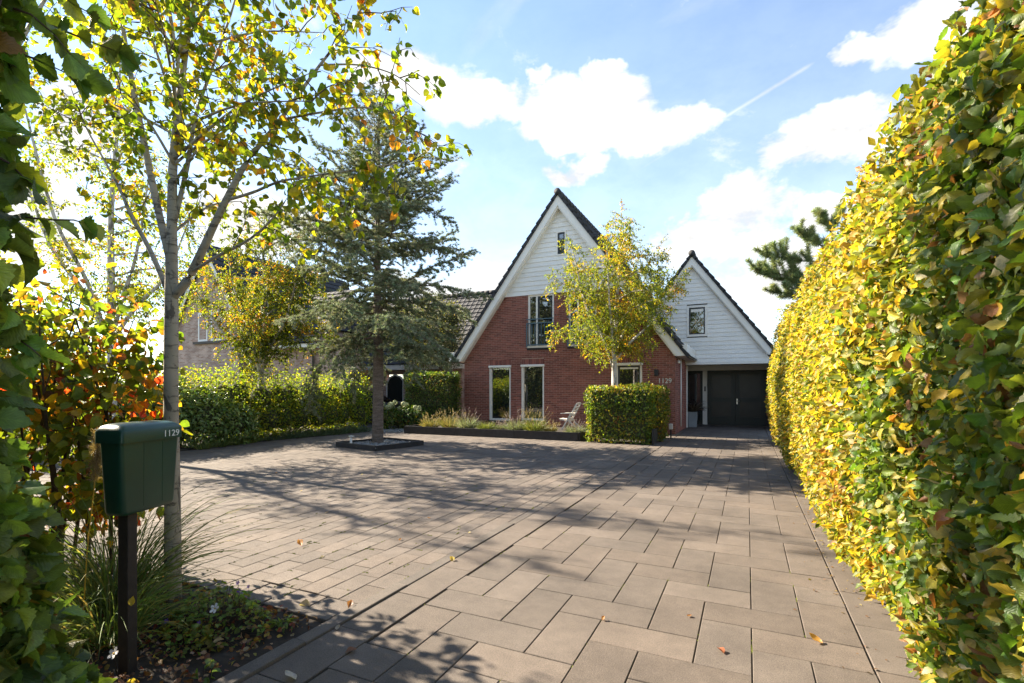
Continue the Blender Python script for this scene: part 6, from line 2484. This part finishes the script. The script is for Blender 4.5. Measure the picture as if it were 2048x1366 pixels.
shrub('spindle_shrub', 'sparse orange leaved twigs hanging beside the cedar trunk', 'shrub', [(-14.9, 17.0, 1.9, 0.45, 0.45, 0.5), (-15.3, 16.9, 2.3, 0.5, 0.4, 0.45)], 420, (0.06, 0.1),
      [(3, (0.42, 0.19, 0.03)), (2, (0.36, 0.28, 0.03)), (2, (0.3, 0.1, 0.03))], SR, T_LOW, T_MID, None, 'leaf_thin', 0.5, 0.8, 10, 0, 0.9, 0.4, False, (-15.0, 16.95, 0))
# strappy ground cover along the paving edge
gc = []
for k in range(1500):
    f = SR.random()
    y = 9.6 + 4.6 * f
    x = np.interp(y, [9.6, 11.5, 13.6, 14.4], [-13.02, -12.72, -12.40, -12.35]) - SR.uniform(-0.05, 0.75)
    gc += blades(SR, (x, y), 2, 0.40, (0.2, 1.1), 0.013, 0.35, 0.05, 0.0, 4)
C = palette(SR, len(gc), [(5, (0.070, 0.105, 0.045)), (3, (0.12, 0.16, 0.08)), (2, (0.05, 0.08, 0.03))])
tag(stuff(link('ground_cover', ribbon_mesh('ground_cover', gc, C, M['blade'], SR))), 'strappy dark green ground cover along the left paving edge', 'ground cover')
gc = []
for (x, y) in ((-12.75, 9.2), (-12.7, 8.75), (-12.85, 9.75), (-12.6, 8.2)):
    gc += blades(SR, (x, y), 130, 0.5, (0.1, 1.1), 0.009, 0.25, 0.12, 0.0, 5)
C = palette(SR, len(gc), [(5, (0.13, 0.17, 0.04)), (3, (0.18, 0.2, 0.05))])
tag(stuff(link('edge_grass', ribbon_mesh('edge_grass', gc, C, M['blade'], SR))), 'tufts of fine green grass at the foot of the laurel', 'grass')

# ------------------------------------------------------------------ pine and small tree beyond the tall hedge


def pine():
    rng = np.random.default_rng(171)
    b = np.array((2.75, 20.4, 0.0))
    th = thing('pine_tree', 'pine with long needled branches rising behind the tall hedge', 'tree', (b[0], b[1], 0))
    p, r = catmull([b, b + (0, 0, 2.5), b + (-.05, 0, 5.0), b + (-.1, 0, 7.6)], [0.16, 0.13, 0.08, 0.015])
    MB().tube(p, r, 10).build('trunk', M['cedarbark'], th)
    wood = MB()
    CP, CD = [], []
    br = [(5.2, np.array((-0.95, -0.2, 0.12)), 2.7), (5.8, np.array((-0.85, -0.25, 0.35)), 2.3), (4.9, np.array((-0.9, 0.25, 0.2)), 2.2), (6.2, np.array((-0.55, 0, 0.7)), 1.7), (4.6, np.array((-0.9, -0.4, 0.0)), 2.0), (5.3, np.array((0.8, -.3, 0.4)), 1.9),
          (6.0, np.array((0.5, .4, 0.7)), 1.6), (4.9, np.array((0.2, -0.9, 0.3)), 1.7), (6.8, np.array((-.4, -.2, 0.9)), 1.0), (7.0, np.array((.3, .2, 0.9)), 0.9), (5.5, np.array((-.3, .9, .4)), 1.6), (4.4, np.array((0.9, .2, .1)), 2.0)]
    for z, d, L in br:
        t = twig_from(rng, b + np.array((-.05, 0, z)), d, L, -0.02, 9, 0.07)
        wood.tube(t, np.linspace(0.035, 0.010, 10), 6)
        tips = [t[4:]]
        for q in range(16):
            j = rng.integers(2, 9)
            s = twig_from(rng, t[j], unit(t[j + 1] - t[j]) * 0.7 + 0.7 * rand_unit(rng, 1)[0] + np.array((0, 0, 0.45)), L * rng.uniform(0.16, 0.32), -0.06, 4, 0.1)
            wood.tube(s, np.linspace(0.011, 0.006, 5), 5)
            tips.append(s)
        for s in tips:
            for a, c in zip(s[:-1], s[1:]):
                for q in range(int(np.linalg.norm(c - a) / 0.018) + 1):
                    CP.append(a + (c - a) * rng.random())
                    CD.append(unit(unit(c - a) * 0.9 + 0.25 * rng.standard_normal(3)))
    wood.build('branches', M['cedarbark'], th)
    P, D = np.array(CP), np.array(CD)
    C = palette(rng, len(P), [(5, (0.25, 0.31, 0.14)), (3, (0.34, 0.38, 0.19)), (2, (0.17, 0.21, 0.09))], P, 2, 0.3)
    me = leaf_mesh('foliage', T_PINE, P, D, rand_unit(rng, len(P)), rng.uniform(0.13, 0.20, len(P)), C, M['needle'], rng)
    stuff(child('foliage', me, th))


pine()
shrub('small_tree', 'small yellowing tree peeping over the hedge right of the garage gable', 'tree', [(2.2, 26.2, 4.3, 0.8, 0.8, 0.9), (2.9, 26, 4.6, 0.9, 0.8, 1.0), (1.6, 26.4, 4.9, 0.35, 0.4, 0.6)], 1700, (0.07, 0.12),
      PAL_BIRCH_R, SR, T_LOW, T_MID, None, 'leaf_thin', 0.4, 0.8, 12, 0, 0.8, 0.4, False, (2.5, 26.1, 0))


# ------------------------------------------------------------------ black car by the neighbour's outbuilding


def car():
    x1, yc = -14.55, 18.75
    th = thing('parked_car', 'black car parked by the neighbour outbuilding half hidden by the cedar trunk', 'car', (x1 - 2.1, yc, 0))
    W = 0.86
    # stations from the nose backwards: x offset, sill z, shoulder z, half width
    st = [(0.0, 0.42, 0.62, 0.62), (-0.12, 0.26, 0.78, 0.76), (-0.5, 0.22, 0.90, 0.84), (-1.05, 0.22, 0.98, W), (-2.0, 0.22, 1.0, W), (-3.0, 0.22, 1.02, W), (-3.75, 0.24, 1.02, 0.84), (-4.1, 0.3, 0.95, 0.78), (-4.2, 0.42, 0.75, 0.68)]
    vs, fs = [], []
    for (dx, z0, z1, w) in st:
        vs += [(x1 + dx, yc - w * .92, z0), (x1 + dx, yc - w, (z0 + z1) / 2), (x1 + dx, yc - w * .95, z1 - .04), (x1 + dx, yc - w * .82, z1),
               (x1 + dx, yc + w * .82, z1), (x1 + dx, yc + w * .95, z1 - .04), (x1 + dx, yc + w, (z0 + z1) / 2), (x1 + dx, yc + w * .92, z0)]
    m = 8
    for i in range(len(st) - 1):
        for k in range(m):
            fs.append((i * m + k, i * m + (k + 1) % m, (i + 1) * m + (k + 1) % m, (i + 1) * m + k))
    fs += [tuple(range(m)), tuple((len(st) - 1) * m + k for k in range(m - 1, -1, -1))]
    MB().add(vs, fs, True).build('body', M['car'], th)
    cab = [(-1.0, 0.98, 0.70), (-1.85, 1.44, 0.58), (-3.1, 1.46, 0.58), (-4.0, 1.0, 0.68)]
    vs = []
    for (dx, z, w) in cab:
        vs += [(x1 + dx, yc - w, z), (x1 + dx, yc + w, z)]
    MB().add(vs + [(x1 - 1.0, yc - .72, .95), (x1 - 1.0, yc + .72, .95), (x1 - 4.0, yc - .72, .95), (x1 - 4.0, yc + .72, .95)], [(2, 3, 5, 4), (0, 2, 4, 6), (1, 7, 5, 3), (4, 5, 7, 6), (0, 1, 3, 2)]).build('cabin', M['car'], th)
    MB().add([(x1 - 1.06, yc - .64, 1.03), (x1 - 1.06, yc + .64, 1.03), (x1 - 1.78, yc + .54, 1.415), (x1 - 1.78, yc - .54, 1.415)], [(0, 1, 2, 3)]).build('windscreen', M['glass'], th)
    for s in (-1, 1):
        MB().add([(x1 - 1.35, yc + s * .70, 1.04), (x1 - 3.75, yc + s * .70, 1.05), (x1 - 3.05, yc + s * .595, 1.42), (x1 - 1.95, yc + s * .595, 1.41)], [(0, 1, 2, 3)]).build('side_window', M['glass'], th)
        MB().add([(x1 - .02, yc + s * .50, .66), (x1 - .10, yc + s * .74, .70), (x1 - .32, yc + s * .80, .84), (x1 - .2, yc + s * .52, .80)], [(0, 1, 2, 3)]).build('headlight', M['metal'], th)
        MB().box(x1 - 1.45, x1 - 1.3, yc + s * .88, yc + s * 1.0, .98, 1.1).build('wing_mirror', M['car'], th, bevel=0.03)
        for dx in (-0.75, -3.35):
            mb = MB().lathe([(0.20, -0.09), (0.31, -0.09), (0.32, 0), (0.31, 0.09), (0.20, 0.09)], (0, 0, 0), 18)
            mb.v = [(x1 + dx + a, yc + s * .80 + c, 0.32 + b) for a, b, c in mb.v]
            wh = mb.build('wheel', M['rubber'], th)
            mb = MB().lathe([(0.0, -0.06), (0.2, -0.07), (0.2, 0.07), (0.0, 0.06)], (0, 0, 0), 14)
            mb.v = [(x1 + dx + a, yc + s * .80 + c, 0.32 + b) for a, b, c in mb.v]
            mb.build('rim', M['metal'], wh)


car()
